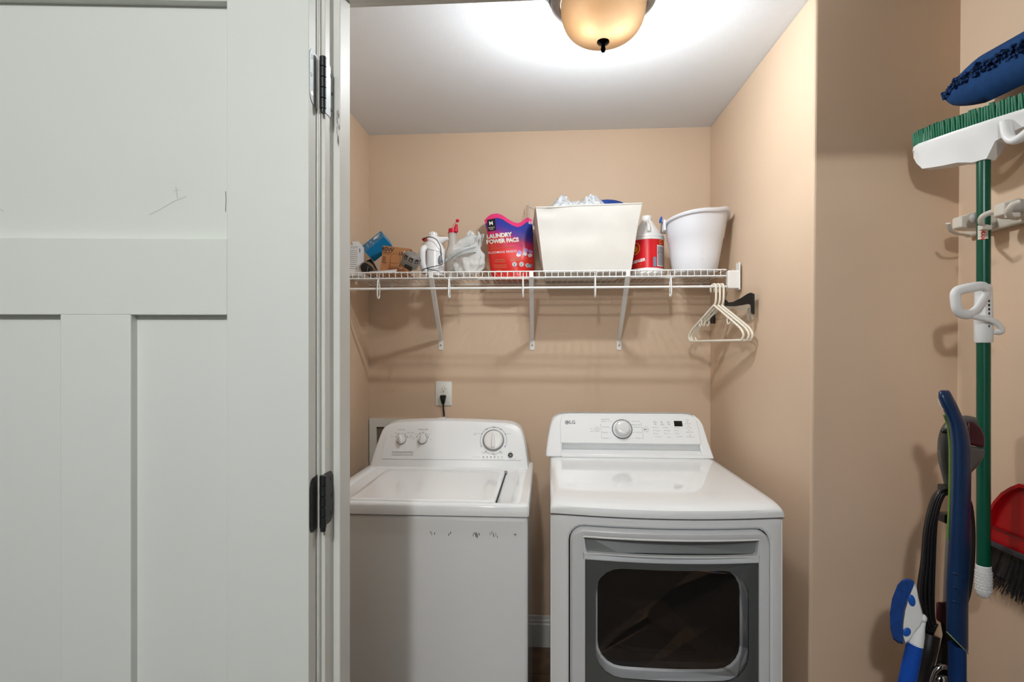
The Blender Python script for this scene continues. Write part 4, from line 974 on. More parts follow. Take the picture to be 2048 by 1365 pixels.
build(MB().tube([aY(904, 457, 2.465), aY(908, 449, 2.463), aY(914, 443, 2.461)], .0012, 5), 'stopper_strap', M['pinkred'], fb_)

# knotted translucent plastic bag
pc = aY(936, 530, 2.34)
M['bag'] = mat('thin_white_plastic', (240, 243, 243), 0.16, trans=0.5, ior=1.12, var=0.05, vscale=20, bump=1.0, bscale=70, spec=0.8)
def bagf(u, v):
    th = 2 * pi * u; ph = v
    zz = [(0, .02), (.05, .040), (.25, .052), (.45, .050), (.62, .040), (.74, .026), (.82, .024), (.92, .030), (1.0, .022)]
    for (a, ra), (b, rb_) in zip(zz[:-1], zz[1:]):
        if a <= ph <= b: r = ra + (rb_ - ra) * (ph - a) / (b - a + 1e-9); break
    d = Vector((cos(th), sin(th), 0))
    fold = 0.10 * sin(7 * th + 5 * ph) + 0.07 * sin(13 * th - 9 * ph) * (0.4 + ph)
    nn = noise.noise(Vector((cos(th) * 2.2, sin(th) * 2.2, ph * 4)) * 1.6)
    r2 = r * (1 + fold + 0.30 * nn)
    wx_, wy_ = 1.16, 1.25
    z = ZT + 0.001 + ph * 0.186 * (1 + 0.06 * sin(3 * th + 1)) if ph > 0.02 else ZT + 0.001
    lx = 0.030 * max(0, ph - .45)
    return (pc.x + 0.001 + d.x * r2 * wx_ + lx, 2.335 + d.y * r2 * wy_ * .85 + .04 * ph, z)
bag = thing('plastic_bag', (pc.x, 2.34, ZT), 'crumpled translucent white plastic bag between steamer and detergent pouch', 'bag')
build(MB().grid(bagf, 72, 40, cu=True), 'bag_film', M['bag'], bag, smooth=70)
def handlef(u, v):
    a = aY(952, 498, 2.30); b = aY(889, 524, 2.262)
    t = v; q = a + (b - a) * t
    w = .016 * (1 - .55 * t)
    return q + Vector((0.004 * sin(9 * u + 4 * t), -.012 * sin(pi * t) - .006 * sin(6 * u * pi), (u - .5) * 2 * w + .008 * sin(pi * t)))
build(MB().grid(handlef, 10, 16), 'bag_flap', M['bag'], bag, smooth=70, solid=.0004)
def ear(u, v):
    a = aY(958, 494, 2.36); b = aY(966, 468, 2.38); q = a + (b - a) * v
    return q + Vector(((u - .5) * .022 * (1 - .5 * v) , .008 * sin(u * 9 + v * 5), 0))
build(MB().grid(ear, 10, 10), 'bag_handle', M['bag'], bag, smooth=70, solid=.0004)
def rollf(u, v):
    a = aY(908, 497, 2.31); b = aY(950, 478, 2.34); q = a + (b - a) * v; th = 2 * pi * u
    r = .020 + .010 * sin(pi * v) + .006 * noise.noise(Vector((cos(th) * 2, sin(th) * 2, v * 6)))
    return q + Vector((sin(th) * .004, cos(th) * r * .8, sin(th) * r))
build(MB().grid(rollf, 28, 18, cu=True), 'bag_gathers', M['bag'], bag, smooth=70)

# detergent pouch
def ramp_mat(name, coef, off, stops, rough=.3, bump=0.0):
    m = bpy.data.materials.new(name); m.use_nodes = True; nt = m.node_tree; b = nt.nodes['Principled BSDF']; b.inputs['Roughness'].default_value = rough
    tc = nt.nodes.new('ShaderNodeTexCoord'); dt = nt.nodes.new('ShaderNodeVectorMath'); dt.operation = 'DOT_PRODUCT'; dt.inputs[1].default_value = coef
    nz = nt.nodes.new('ShaderNodeTexNoise'); nz.inputs['Scale'].default_value = 14; ad = nt.nodes.new('ShaderNodeMath'); ad.operation = 'ADD'; ad.inputs[1].default_value = off
    a2 = nt.nodes.new('ShaderNodeMath'); a2.operation = 'MULTIPLY_ADD'; a2.inputs[1].default_value = 0.14
    nt.links.new(tc.outputs['Object'], dt.inputs[0]); nt.links.new(tc.outputs['Object'], nz.inputs['Vector']); nt.links.new(dt.outputs['Value'], ad.inputs[0]); nt.links.new(nz.outputs[0], a2.inputs[0]); nt.links.new(ad.outputs[0], a2.inputs[2])
    rp = nt.nodes.new('ShaderNodeValToRGB'); els = rp.color_ramp.elements
    els[0].position, els[0].color = stops[0][0], rgb(stops[0][1]); els[1].position, els[1].color = stops[-1][0], rgb(stops[-1][1])
    for p, c in stops[1:-1]: e = els.new(p); e.color = rgb(c)
    nt.links.new(a2.outputs[0], rp.inputs[0]); nt.links.new(rp.outputs[0], b.inputs['Base Color'])
    return m
YP = 2.47
def pL(py): return 968.5 + (py - 440) * 0.135 + 2 * sin((py - 440) / 18.0)
def pR(py): return 1064.5 + (py - 440) * 0.045
def pTop(px):
    P = [(968, 441), (976, 434), (985, 428.5), (997, 427), (1006, 430), (1016, 438), (1026, 444), (1036, 447), (1044, 444), (1052, 437.5), (1058, 435), (1066, 441)]
    for (a, ya), (b, yb) in zip(P[:-1], P[1:]):
        if px <= b: return ya + (yb - ya) * max(0, (px - a)) / (b - a)
    return P[-1][1]
PB = 559.0
def pouch_front(px, py, e=0.0):
    """photo point on the pouch's bulging front"""
    v = min(1, max(0, (PB - py) / (PB - pTop(min(max(px, 968), 1066))))); u = 2 * (px - pL(py)) / (pR(py) - pL(py)) - 1; u = max(-1, min(1, u))
    bul = (1 - u * u) ** 0.6 * (0.050 * (1 - v) ** 0.55 + 0.004) + 0.006 * sin(2.6 * u + 0.6) * v + .003 * sin(5 * u + 7 * v)
    Y = YP + 0.10 * v * 0.4 - bul - e
    q = aY(px, py, Y); q.z = max(q.z, ZT + .001); return q
pouch = thing('detergent_pouch', (aY(1020, 560, YP).x, YP, ZT), 'red and purple stand-up pouch of laundry pacs with pink top', 'pouch')
P_mat = ramp_mat('pouch_print', (1.9, 0, 5.2), -0.42, [(0.0, (214, 44, 40)), (0.25, (232, 62, 50)), (0.45, (224, 44, 92)), (0.62, (206, 50, 110)), (0.72, (110, 52, 150)), (0.86, (54, 56, 164)), (1.0, (38, 58, 160))], .22)
def pgrid(u, v, back=False):
    # v: 0 bottom .. 1 top
    py_b = PB; px = 968 + 98 * u
    py = PB + (pTop(px) - PB) * v; px = pL(py) + (pR(py) - pL(py)) * u
    if back:
        p = pouch_front(px, py); v_ = v; uu = 2 * u - 1
        p2 = Vector((p.x, YP + 0.004 + 0.045 * v + (1 - uu * uu) ** .6 * (0.050 * (1 - v) ** .55) + .004, p.z)); return p2
    return pouch_front(px, py)
pm = MB().grid(lambda u, v: pgrid(u, v * 0.93), 26, 26)
zmin = min(p.z for p in pm.v)
DZP = ZT + 0.001 - zmin
pm.grid(lambda u, v: pgrid(u, v, True), 26, 26)
fr_b = [pgrid(i / 25, 0) for i in range(26)]; bk_b = [pgrid(i / 25, 0, True) for i in range(26)]
for i in range(25): pm.add([fr_b[i], fr_b[i + 1], bk_b[i + 1], bk_b[i]], [(0, 1, 2, 3)])
def sh(p): return p
build(pm, 'pouch_body', P_mat, pouch, smooth=70, recalc=False)
build(MB().grid(lambda u, v: pgrid(u, 0.93 + 0.07 * v) + Vector((0, -.0006, 0)), 26, 4), 'top_seal', mat('hot_pink_film', (238, 62, 128), .2), pouch, smooth=70)
def pz(e, cx, cy): return lambda x, y: pouch_front(cx + x, cy - y, e)
def patch(pts, m, name, e=.0012):
    n = 8; mb = MB().grid(lambda u, v: pouch_front(pts[0][0] + (pts[1][0] - pts[0][0]) * u + (pts[3][0] - pts[0][0]) * v, pts[0][1] + (pts[1][1] - pts[0][1]) * u + (pts[3][1] - pts[0][1]) * v, e), n, n)
    return build(mb, name, m, pouch, recalc=False)
M['black_ink'] = mat('black_ink', (24, 22, 24), .35)
patch([(974, 440), (990, 437), (992, 460), (976, 463.5)], M['black_ink'], 'brand_patch')
wt = MB(); rt = radians(6)
letter(wt, 'M', 11, pz(.002, 982, 447), bold=.10, rot=rt); letter(wt, "MEMBER'S", 3.0, pz(.002, 983, 455.5), rot=rt); letter(wt, 'MARK', 3.0, pz(.002, 983, 458.8), rot=rt)
sd = MB()
for dst, off_, e_ in ((sd, (0.8, -1.2), .0016), (wt, (0, 0), .0024)):
    letter(dst, 'LAUNDRY', 11.2, pz(e_, 998 + off_[0], 471.5 - off_[1]), bold=.45, rot=rt, space=.95); letter(dst, 'POWER PACS', 11.0, pz(e_, 1005 + off_[0], 482 - off_[1]), bold=.45, rot=rt * .75, space=.95)
letter(wt, 'BLOOMING BREEZE', 6.0, pz(.0022, 1005, 504.5), bold=.04, rot=rt * .6, space=1.1)
letter(wt, '63', 8.0, pz(.0022, 1061, 446), bold=.1, rot=-.15)
go_ = MB(); letter(go_, 'TRIPLE ACTION', 4.4, pz(.002, 996, 491.5), rot=rt, space=1.1); letter(go_, 'LAUNDRY DETERGENT', 4.4, pz(.002, 1005, 496), rot=rt, space=1.1)
for (px, py, w) in ((1000, 520, 20), (1000, 524, 22), (1000, 531, 26), (1001, 535, 24), (1010, 541, 34), (1030, 518, 18), (1032, 521, 22)):
    quad(go_, pouch_front(px - w / 2, py - .7, .002), pouch_front(px + w / 2, py - 1.2, .002), pouch_front(px + w / 2, py + .2, .002), pouch_front(px - w / 2, py + .7, .002))
M['pouch_line'] = mat('dull_gold_ink', (196, 120, 84), .5)
build(sd, 'lettering_shadow', mat('orange_ink', (240, 150, 60), .4), pouch, recalc=False); build(wt, 'lettering', M['white_ink'], pouch, recalc=False); build(go_, 'fine_print', M['pouch_line'], pouch, recalc=False)
for px, py, r, m in ((1029, 529, 4.8, 'white_ink'), (1043, 529, 4.8, 'white_ink'), (1055, 531, 4.2, 'white_ink'), (1061, 532, 4.4, 'navy_ink')):
    mb = MB(); disc2d(mb, (0, 0), r, pz(.0018, px, py), 16); b_ = build(mb, 'icon', M[m], pouch, recalc=False)
    mb = MB(); ring2d(mb, (0, 0), r * .72, r * .86, 0, 2 * pi, pz(.0024, px, py), 14)
    quad(mb, *[pz(.0024, px, py)(x * r, y * r) for x, y in ((-.3, -.5), (0, -.55), (.4, .4), (.1, .5))]); quad(mb, *[pz(.0024, px, py)(x * r, y * r) for x, y in ((-.45, .3), (-.3, .45), (0, -.1), (-.15, -.3))])
    build(mb, 'icon_mark', M['ink'] if m == 'white_ink' else M['white_ink'], b_, recalc=False)
rs = random.Random(11); M['lilac'] = mat('lilac_ink', (190, 160, 222), .4)
for px, py in ((1039, 505), (1052, 501), (1061, 504), (1037, 510), (1050, 508), (1060, 511)):
    mb = MB()
    for k in range(5):
        a = 2 * pi * k / 5 + rs.random(); disc2d(mb, (2.6 * cos(a), 2.3 * sin(a)), 2.1, pz(.0018 + .00012 * k, px, py), 9)
    build(mb, 'flower', M['lilac'] if py < 506 else M['white_ink'], pouch, recalc=False)

# dark pouch tucked behind
dpx_ = aY(1066, 505, 2.50)
def dkf(u, v):
    th = 2 * pi * u; w = .013; t = .016 * (1 - v) + .003
    return (dpx_.x - .012 + w * cos(th) * (1 - .1 * v), 2.556 + t * sin(th), ZT + .001 + .225 * v)
dk_ = thing('dark_pouch', (dpx_.x, 2.505, ZT), 'black and orange pouch wedged between the pink-topped pouch and the fabric bin', 'pouch')
build(MB().loft([[dkf(k / 20, j / 10) for k in range(20)] for j in range(11)]), 'pouch_body', M['black_ink'], dk_, smooth=60)
build(MB().grid(lambda u, v: Vector(dkf(.60 + .30 * u, .62 + .30 * v)) + Vector((0, -.0012, 0)), 8, 8), 'orange_print', mat('orange_print', (196, 96, 48), .4), dk_)

# fabric storage bin
YBN = 2.245
bl, br_, tl2, tr2 = aY(1088, 547, YBN), aY(1262, 545, YBN), aY(1072, 415, YBN), aY(1284, 407, YBN)
M['canvas'] = mat('cream_canvas', (214, 211, 205), 0.85, var=0.03, vscale=12, bump=0.25, bscale=900)
bin_ = thing('storage_bin', ((bl.x + br_.x) / 2, 2.40, ZT), 'large cream fabric storage bin tapering to its base', 'storage bin')
ZBT = (tl2.z + tr2.z) / 2
def binf(u, v, k=0.0):
    # u around, v up: rectangle outline swept with taper
    x0 = bl.x + (tl2.x - bl.x) * v - k; x1 = br_.x + (tr2.x - br_.x) * v + k; y0 = YBN + .015 * (1 - v) - k; y1 = 2.56 - .01 * (1 - v) + k
    zt_l = tl2.z; zt_r = tr2.z
    P = [(x0, y0), (x1, y0), (x1 - .030, y1), (x0 - .016 * v, y1)]; s = (u * 4) % 4; i = int(s); f = s - i
    a, b = P[i], P[(i + 1) % 4]; x = a[0] + (b[0] - a[0]) * f; y = a[1] + (b[1] - a[1]) * f
    zt_ = zt_l + (zt_r - zt_l) * (x - x0) / (x1 - x0)
    # soft sag of the cloth
    sag = .006 * sin(pi * f) * sin(pi * v) + .007 * noise.noise(Vector((x * 7, v * 2.4, y * 7))) * min(1, v * 2) + .0028 * sin(26 * (x - v * .22) + 3 * v) * math.exp(-((f - .22 - .2 * (1 - v)) / .22) ** 2) * (1 if i == 0 else 0)
    crease = -.010 * math.exp(-((f - .12) / .08) ** 2) * math.exp(-((v - .93) / .06) ** 2) if i == 0 else 0
    nrm = [(0, -1), (1, 0), (0, 1), (-1, 0)][i]
    return (x + nrm[0] * sag, y + nrm[1] * sag - crease, ZT + .001 + (zt_ - ZT) * v)
NU = 80
rings = [[binf(i / NU, j / 24) for i in range(NU)] for j in range(25)]
inner = [[Vector(binf(i / NU, j / 24, -.004)) + Vector((0, 0, 0.002 if j == 0 else 0)) for i in range(NU)] for j in range(24, -1, -1)]
build(MB().loft(rings + inner), 'bin_body', M['canvas'], bin_, smooth=50)
rim = [Vector(binf(i / NU, 1.0)) + Vector((0, 0, -.001)) for i in range(NU)]
build(MB().tube(rim, .0035, 8, loop=True), 'rim_piping', M['canvas'], bin_, smooth=60)
for u in (0.0, 0.25): build(MB().tube([binf(u, j / 12) for j in range(13)], .0018, 6), 'corner_piping', M['canvas'], bin_, smooth=60)
wv = aY(1057.5, 470, 2.57); wt_ = aY(1057.5, 404, 2.57)
wr = MB().tube([Vector((wv.x, 2.57, ZT + .08)), Vector((wv.x, 2.57, wt_.z))], .0016, 6)
wo = build(wr, 'frame_wire', M['metal'], bin_, smooth=60)
h0 = aY(1054, 411, 2.565); h1 = aY(1074, 415.5, YBN + .1)
build(MB().tube([h0, Vector((h1.x, YBN + .05, tl2.z - .002))], .0025, 6), 'frame_rod', M['wire'], bin_, smooth=60)

# fluffy white cloth heaped in the bin, dark blue cloth beside it
M['fluff'] = mat('fluffy_white_pile', (196, 199, 202), 0.9, var=0.42, vscale=75, bump=1.0, bscale=350)
def heap(u, v):
    px = 1095 + 150 * u
    prof = [(1095, 424), (1105, 408), (1112, 397), (1122, 387), (1130, 388), (1137, 398), (1146, 403), (1158, 402), (1164, 402), (1172, 392), (1182, 386), (1190, 386), (1198, 393), (1206, 403), (1222, 409), (1245, 424)]
    for (a, ya), (b, yb) in zip(prof[:-1], prof[1:]):
        if px <= b: py = ya + (yb - ya) * (px - a) / (b - a); break
    top = aY(px, py, 2.32)
    th = pi * v
    r = max(top.z - (ZBT - .05), .005)
    nn = .012 * noise.noise(Vector((px * .09, th * 2.2, 3))) + .010 * noise.noise(Vector((px * .25, th * 5, 1)))
    return (top.x, 2.36 - (.085 + nn) * cos(th), ZBT - .06 + (r + .01 + nn * sin(th)) * sin(th) ** .8)
fz_ = MB().grid(heap, 70, 26)
tag(build(fz_, 'fluffy_cloth', M['fluff'], smooth=80), 'fluffy grey-white cloth heaped in the cream fabric bin', 'cloth')
def blu(u, v):
    px = 1196 + 58 * u; t = (px - 1216) / 34.0
    px = min(px, 1246); zt_ = aY(px, 400 + 8.0 * t * t, 2.48).z
    return (aY(px, 400, 2.48).x, 2.456 + .05 * v, ZBT - .06 + (zt_ - ZBT + .06) * sin(pi * (0.15 + .7 * v)))
tag(build(MB().grid(blu, 16, 12), 'blue_cloth', mat('navy_blue_fabric', (30, 62, 140), .7, var=.3, vscale=40), smooth=70, solid=.004), 'dark blue cloth showing behind the fluffy cloth in the bin', 'cloth')

# red-labelled gallon jug
jc = aY(1293, 500, 2.40); JX, JY = jc.x + .007, 2.415
jug = thing('gallon_jug', (JX, JY, ZT), 'white gallon jug with a red label right of the fabric bin', 'jug')
zj = lambda py: aY(1293, py, JY - .07).z
RJ = .070
zl0, zl1 = ZT + .030, zj(478)
zs = zj(468); ztp = zj(437)
build(MB().lathe([(RJ - .008, ZT), (RJ, ZT + .008), (RJ, zl0 - .003), (RJ - .0015, zl0), (RJ - .0015, zl1), (RJ, zl1 + .002), (RJ, zl1 + .010), (RJ - .002, zl1 + .012), (RJ, zl1 + .014), (RJ - .001, zs), (RJ - .012, zs + .012)], (JX, JY, 0), 40), 'jug_body', M['white_pl'], jug, smooth=30)
cone = []
zc0, zc1 = zs + .008, ztp + .006
for t in (0, .15, .5, .85, 1.0):
    ring = []
    for k in range(32):
        a = 2 * pi * k / 32; r = (RJ - .010) * (1 - t) + .021 * t; ring.append((JX - .004 * t + r * cos(a) * (1 if t > .9 else 1 - .0 * t), JY + r * sin(a), zc0 + (zc1 - zc0) * t))
    cone.append(ring)
build(MB().loft(cone), 'jug_shoulder', M['white_pl'], jug, smooth=40)
hn = [(JX - .006, JY - .020, zc1 - .006), (JX - .006, JY - .040, zc1 - .022), (JX - .006, JY - .058, zc0 + .030), (JX - .006, JY - .066, zc0 + .004)]
build(MB().tube(hn, .0078, 12), 'jug_handle', M['white_pl'], jug, smooth=60)
build(MB().lathe([(.021, zc1 - .002), (.022, zc1 + .002), (.022, zc1 + .016), (.020, zc1 + .019), (.006, zc1 + .0195)], (JX - .004, JY, 0), 28), 'cap', M['white_pl'], jug, smooth=40)
def jl(a, z, e=.0004): r = RJ - .0012 + e; return Vector((JX + r * sin(a), JY - r * cos(a), z))     # a: angle from facing the room, + to the right
M['label_red'] = mat('red_label', (206, 20, 32), .3, var=.03)
build(MB().grid(lambda u, v: jl(-2.6 + 5.2 * u, zl0 + (zl1 - zl0) * v), 60, 3), 'label', M['label_red'], jug, smooth=80)
build(MB().grid(lambda u, v: jl(.42 + .62 * u, zl0 + .006 + (zl1 - zl0 - .030) * v, .001), 10, 3), 'directions_panel', mat('pale_grey_ink', (206, 206, 208), .5), jug, smooth=80)
g = MB(); rs = random.Random(8)
for i in range(17):
    z = zl0 + .012 + i * (zl1 - zl0 - .042) / 17
    if i in (10, 11): continue
    g.grid(lambda u, v: jl(.46 + .54 * u, z + v * .0028, .0016), 8, 2)
for k in range(3): g.grid(lambda u, v: jl(.47 + .19 * k + .12 * u, zl0 + .012 + 10 * (zl1 - zl0 - .042) / 17 + v * .009, .0016), 4, 2)
build(g, 'directions_print', mat('mid_grey_ink', (120, 118, 120), .6), jug, recalc=False)
g = MB(); letter(g, 'GREASER', .017, lambda x, y: jl(-.80 + x / RJ, zl0 + .030 + y + x * .12, .0012), bold=.0006); build(g, 'lettering', M['white_ink'], jug, recalc=False)
g = MB(); letter(g, 'CLEANER', .007, lambda x, y: jl(-.72 + x / RJ, zl0 + .016 + y, .0012)); letter(g, '1 GALLON', .006, lambda x, y: jl(-.74 + x / RJ, zl0 + .007 + y, .0012)); build(g, 'small_lettering', mat('orange_ink2', (214, 120, 50), .5), jug, recalc=False)
g = MB(); ring2d(g, (0, 0), .022, .026, 0, 2 * pi, lambda x, y: jl(-1.0 + x / RJ, zl0 + .085 + y, .0012)); disc2d(g, (0, 0), .013, lambda x, y: jl(-1.0 + x / RJ, zl0 + .082 + y, .0012)); ring2d(g, (0, 0), .006, .010, 0, 2 * pi, lambda x, y: jl(.72 + x / RJ, zl1 - .011 + y, .0012)); build(g, 'emblem', mat('gold_ink', (222, 158, 48), .4), jug, recalc=False)
g = MB(); g.grid(lambda u, v: jl(.16 + .20 * u, zl0 + .004 + .030 * v, .0012), 5, 2); disc2d(g, (0, 0), .008, lambda x, y: jl(.26 + x / RJ, zl0 + .038 + y, .0012)); build(g, 'badge', mat('slate_ink', (120, 132, 150), .5), jug, recalc=False)

# white bucket with blue handle pivot
BY = 2.335; BX = aY(1391, 430, BY).x
bkt = thing('bucket', (BX, BY, ZT), 'white plastic bucket with scuffed side and blue handle pivot', 'bucket')
M['bucket'] = mat('white_bucket_plastic', (228, 230, 236), 0.38, var=.02)
zr = lambda py: aY(1392, py, BY - .13).z
zrim = zr(428) ; HB = zrim - ZT
def bk_ring(r, t, dz=0.0):
    out = []
    for k in range(56):
        a = 2 * pi * k / 56; lipz = 0.0
        sp_ = math.exp(-((a - radians(318)) / .30) ** 2)
        rr = r * (1 + .07 * sp_ * t)
        x = BX + (-.004 * (1 - t)) + rr * cos(a); y = BY + rr * sin(a) * .96
        tilt = (x - BX) * 0.075 - (y - BY) * 0.20 + .010 * sp_
        out.append((x, y, ZT + HB * t + dz + tilt * t ** 3))
    return out
RB1 = (aY(1457, 430, BY).x - aY(1325, 440, BY).x) / 2 - .0125; RB0 = RB1 - .034
rad = lambda t: RB0 + (RB1 - RB0) * t
bs = [bk_ring(RB0 - .012, 0), bk_ring(RB0 - .003, .012), bk_ring(rad(.03), .04), bk_ring(rad(.3), .3), bk_ring(rad(.615), .62), bk_ring(rad(.63) + .0025, .64), bk_ring(rad(.8) + .0025, .8), bk_ring(rad(.95) + .002, .945),
      bk_ring(RB1 + .010, .95), bk_ring(RB1 + .0125, .965), bk_ring(RB1 + .0125, .99), bk_ring(RB1 + .008, 1.0), bk_ring(RB1 - .001, 1.0), bk_ring(RB1 - .003, .96), bk_ring(rad(.6) - .004, .6), bk_ring(RB0 - .006, .03)]
build(MB().loft(bs), 'bucket_shell', M['bucket'], bkt, smooth=40)
lg0 = aY(1326, 452, BY - .02)
lug = MB().box((lg0.x + .004, BY - .02, lg0.z), (.012, .034, .046)); build(lug, 'handle_lug', M['bucket'], bkt, bevel=.004, seg=3)
M['blue_pl'] = mat('blue_plastic', (22, 84, 176), 0.35)
build(MB().sphere(aY(1321.5, 440, BY - .03), (.0055, .008, .015), 14, 8, Matrix.Rotation(radians(15), 3, 'Y')), 'handle_pivot', M['blue_pl'], bkt, smooth=60)
hb = [Vector((lg0.x - .006, BY - .02, lg0.z + .015))] + [Vector((BX + (RB1 + .014) * -cos(t), BY + .02 + (RB1 + .012) * sin(t) * .94, zrim - .012 + .020 * -cos(t) * -1 * .0 + (.16 * -(RB1) * cos(t)))) for t in [radians(d) for d in range(20, 170, 15)]] + [Vector((BX + RB1 + .012, BY - .01, zrim - .01 + .02))]
build(MB().tube(catmull(hb, 2), .0028, 8), 'handle', M['metal'], bkt, smooth=60)
g = MB(); rs = random.Random(21)
def bsurf(a, t, e=.0008): 
    r = rad(t) + e; return Vector((BX - .004 * (1 - t) + r * cos(a), BY + r * sin(a) * .96, ZT + HB * t + (r * cos(a) * .075 - r * sin(a) * .19) * t ** 3))
for _ in range(10):
    a = radians(rs.uniform(262, 312)); t = rs.uniform(.20, .38); dl = rs.uniform(.004, .02); an = rs.uniform(-.04, .04)
    q0 = bsurf(a, t); q1 = bsurf(a + dl, t + an); q2 = bsurf(a + dl, t + an + .006); q3 = bsurf(a, t + .006); g.add([q0, q1, q2, q3], [(0, 1, 2, 3)])
build(g, 'scuff_mark', M['ink'], bkt)

# ------------------------------------------------------------------ hangers on the rod
M['ivory'] = mat('ivory_plastic', (232, 226, 210), 0.4, var=.02)
zht = ZROD + .0048 + .0045
hR = aY(1486, 665, 2.03); hLn = aY(1377, 672, 2.375)
def hanger(hx, R_, L_, label):
    ctr = Vector((hx, YSF, zht)); d = Vector((R_.x - L_.x, R_.y - L_.y, 0)); hw = d.length / 2; d.normalize()
    def P(w, z): return ctr + d * w + Vector((0, 0, z))
    t = thing('clothes_hanger', (hx, YSF, zht - .2), label, 'hanger', 'ivory hangers at the end of the rod')
    hook = [P(-.020, -.030), P(-.022, -.018), P(-.017, -.006), P(-.006, -.0005), P(.005, -.001), P(.0125, -.008), P(.014, -.022), P(.013, -.060), P(.008, -.076), P(0, -.086)]
    build(MB().tube(catmull(hook, 4), .0042, 10), 'hook', M['ivory'], t, smooth=60)
    zb = -.222
    bodyp = [P(.0, -.084), P(.02, -.094), P(hw - .04, -.164), P(hw - .012, -.184), P(hw, -.203), P(hw - .010, zb + .003), P(hw - .03, zb), P(0, zb - .0), P(-hw + .03, zb), P(-hw + .010, zb + .003), P(-hw, -.203), P(-hw + .012, -.184), P(-hw + .04, -.164), P(-.02, -.094)]
    build(MB().tube(catmull(bodyp, 4, True), .0043, 10, loop=True), 'frame', M['ivory'], t, smooth=60)
    for s in (-1, 1):
        k = [P(s * .085, -.132), P(s * .085, -.152), P(s * .092, -.160), P(s * .100, -.156), P(s * .101, -.150)]
        build(MB().tube(catmull(k, 3), .0024, 7), 'strap_notch', M['ivory'], t, smooth=60)
    return t
hx0_ = aY(1428, 570, YSF).x
hanger(hx0_, hR, hLn, 'ivory plastic hanger nearest the middle of the shelf, leftmost of three')
hanger(hx0_ + .0145, hR + Vector((.018, 0, 0)), hLn + Vector((.0085, 0, 0)), 'ivory plastic hanger between two others on the rod end')
hanger(hx0_ + .029, hR + Vector((.024, 0.004, -.01)), hLn + Vector((.020, 0.01, 0)), 'ivory plastic hanger closest to the right wall, rightmost of three')
# clip hanger: wire hook, black arm, clear body
ch = aY(1450.5, 572, YSF); CHX = ch.x
clh = thing('clip_hanger', (CHX, YSF, zht - .12), 'clear and black clip hanger with a thin wire hook behind the ivory hangers', 'hanger')
d = Vector((.088, -.36, 0)).normalized()
def PC(w, z, s=0.0): return Vector((CHX, YSF, zht)) + d * w + Vector((d.y * -s, d.x * s, z))
build(MB().tube(catmull([PC(-.016, -.024), PC(-.018, -.010), PC(-.008, -.001), PC(.004, -.001), PC(.012, -.010), PC(.012, -.034), PC(.004, -.052), PC(.0, -.064)], 4), .0013, 6), 'hook', M['metal'], clh, smooth=60)
arm = MB(); prof_r = [(0.0, -.060, -.086), (.02, -.074, -.088), (.06, -.074, -.092), (.11, -.064, -.092), (.150, -.052, -.090), (.168, -.050, -.094), (.178, -.054, -.128), (.184, -.056, -.130)]
arm.loft([[PC(w, zt_, -.004), PC(w, zt_, .004), PC(w, zb_, .004), PC(w, zb_, -.004)] for w, zt_, zb_ in prof_r]); build(arm, 'arm', M['black_pl'], clh, bevel=.0015)
prof_l = [(0.0, -.066, -.086), (-.06, -.082, -.098), (-.11, -.092, -.112)]
M['clear_pl'] = mat('clear_plastic', (236, 240, 240), 0.08, trans=0.95, ior=1.25, var=0)
cb_ = MB(); cb_.loft([[PC(w, zt_, -.003), PC(w, zt_, .003), PC(w, zb_, .003), PC(w, zb_, -.003)] for w, zt_, zb_ in ((.170, -.078, -.128), (.150, -.072, -.116), (.06, -.084, -.102), (-.05, -.092, -.112), (-.15, -.108, -.150), (-.185, -.116, -.150))]); build(cb_, 'clear_body', M['clear_pl'], clh, bevel=.001)
for w in (-.09, .160):
    c = PC(w, -.128); build(MB().box(c, (.018, .016, .046), Matrix.Rotation(math.atan2(d.y, d.x), 3, 'Z')), 'clip', M['black_pl'] if w < 0 else M['clear_pl'], clh, bevel=.003)
build(MB().tube([PC(-.17, -.140), PC(.15, -.130)], .0012, 6), 'clip_bar', M['metal'], clh)

# ------------------------------------------------------------------ wall outlet, plug and cord
o0 = aY(871, 763, YB); o1 = aY(904, 812, YB); ocx = (o0.x + o1.x) / 2; ocz = (o0.z + o1.z) / 2; ow_, oh_ = o1.x - o0.x, o0.z - o1.z
outl = thing('wall_outlet', (ocx, YB, o1.z), 'white duplex wall outlet above the washing machine', 'outlet')
M['outlet'] = mat('outlet_white', (228, 228, 222), 0.35)
def oface(e): return lambda x, z: Vector((ocx + x, YB - e, ocz + z))
pl = rrect(ow_, oh_, .004)
build(MB().loft([[oface(0)(*p) for p in pl], [oface(.004)(*p) for p in pl], [oface(.006)(*p) for p in rrect(ow_ - .006, oh_ - .006, .003)]]), 'cover_plate', M['outlet'], outl, smooth=30)
for s in (1, -1):
    cz_ = s * .0195
    rc = [(x, z + cz_) for x, z in rrect(.034, .028, .0125)]
    rc_ = build(MB().loft([[oface(.0055)(*p) for p in rc], [oface(.0082)(*p) for p in rc]]), 'receptacle', M['outlet'], outl)
    g = MB(); ring2d(g, (0, cz_), .0168, .0174, 0, 2 * pi, lambda x, z: oface(.0064)(x, cz_ + (z - cz_) * .86)); build(g, 'receptacle_gap', M['gap'], rc_)
    for dx, h in ((-.0065, .008), (.0065, .0065)):
        build(MB().box(oface(.0083)(dx, cz_ + .003), (.0018, .0008, h)), 'slot', M['black_pl'], rc_)
    build(MB().lathe([(.0026, 0), (.0026, .0008)], oface(.0083)(0, cz_ - .007), 10, Matrix.Rotation(pi / 2, 3, 'X')), 'ground_hole', M['black_pl'], rc_)
build(MB().lathe([(.003, 0), (.0025, .0012)], oface(.006)(0, 0), 10, Matrix.Rotation(pi / 2, 3, 'X')), 'screw', M['outlet'], outl)
pg_ = aY(886, 800, 2.59); pgz = ocz - .0165
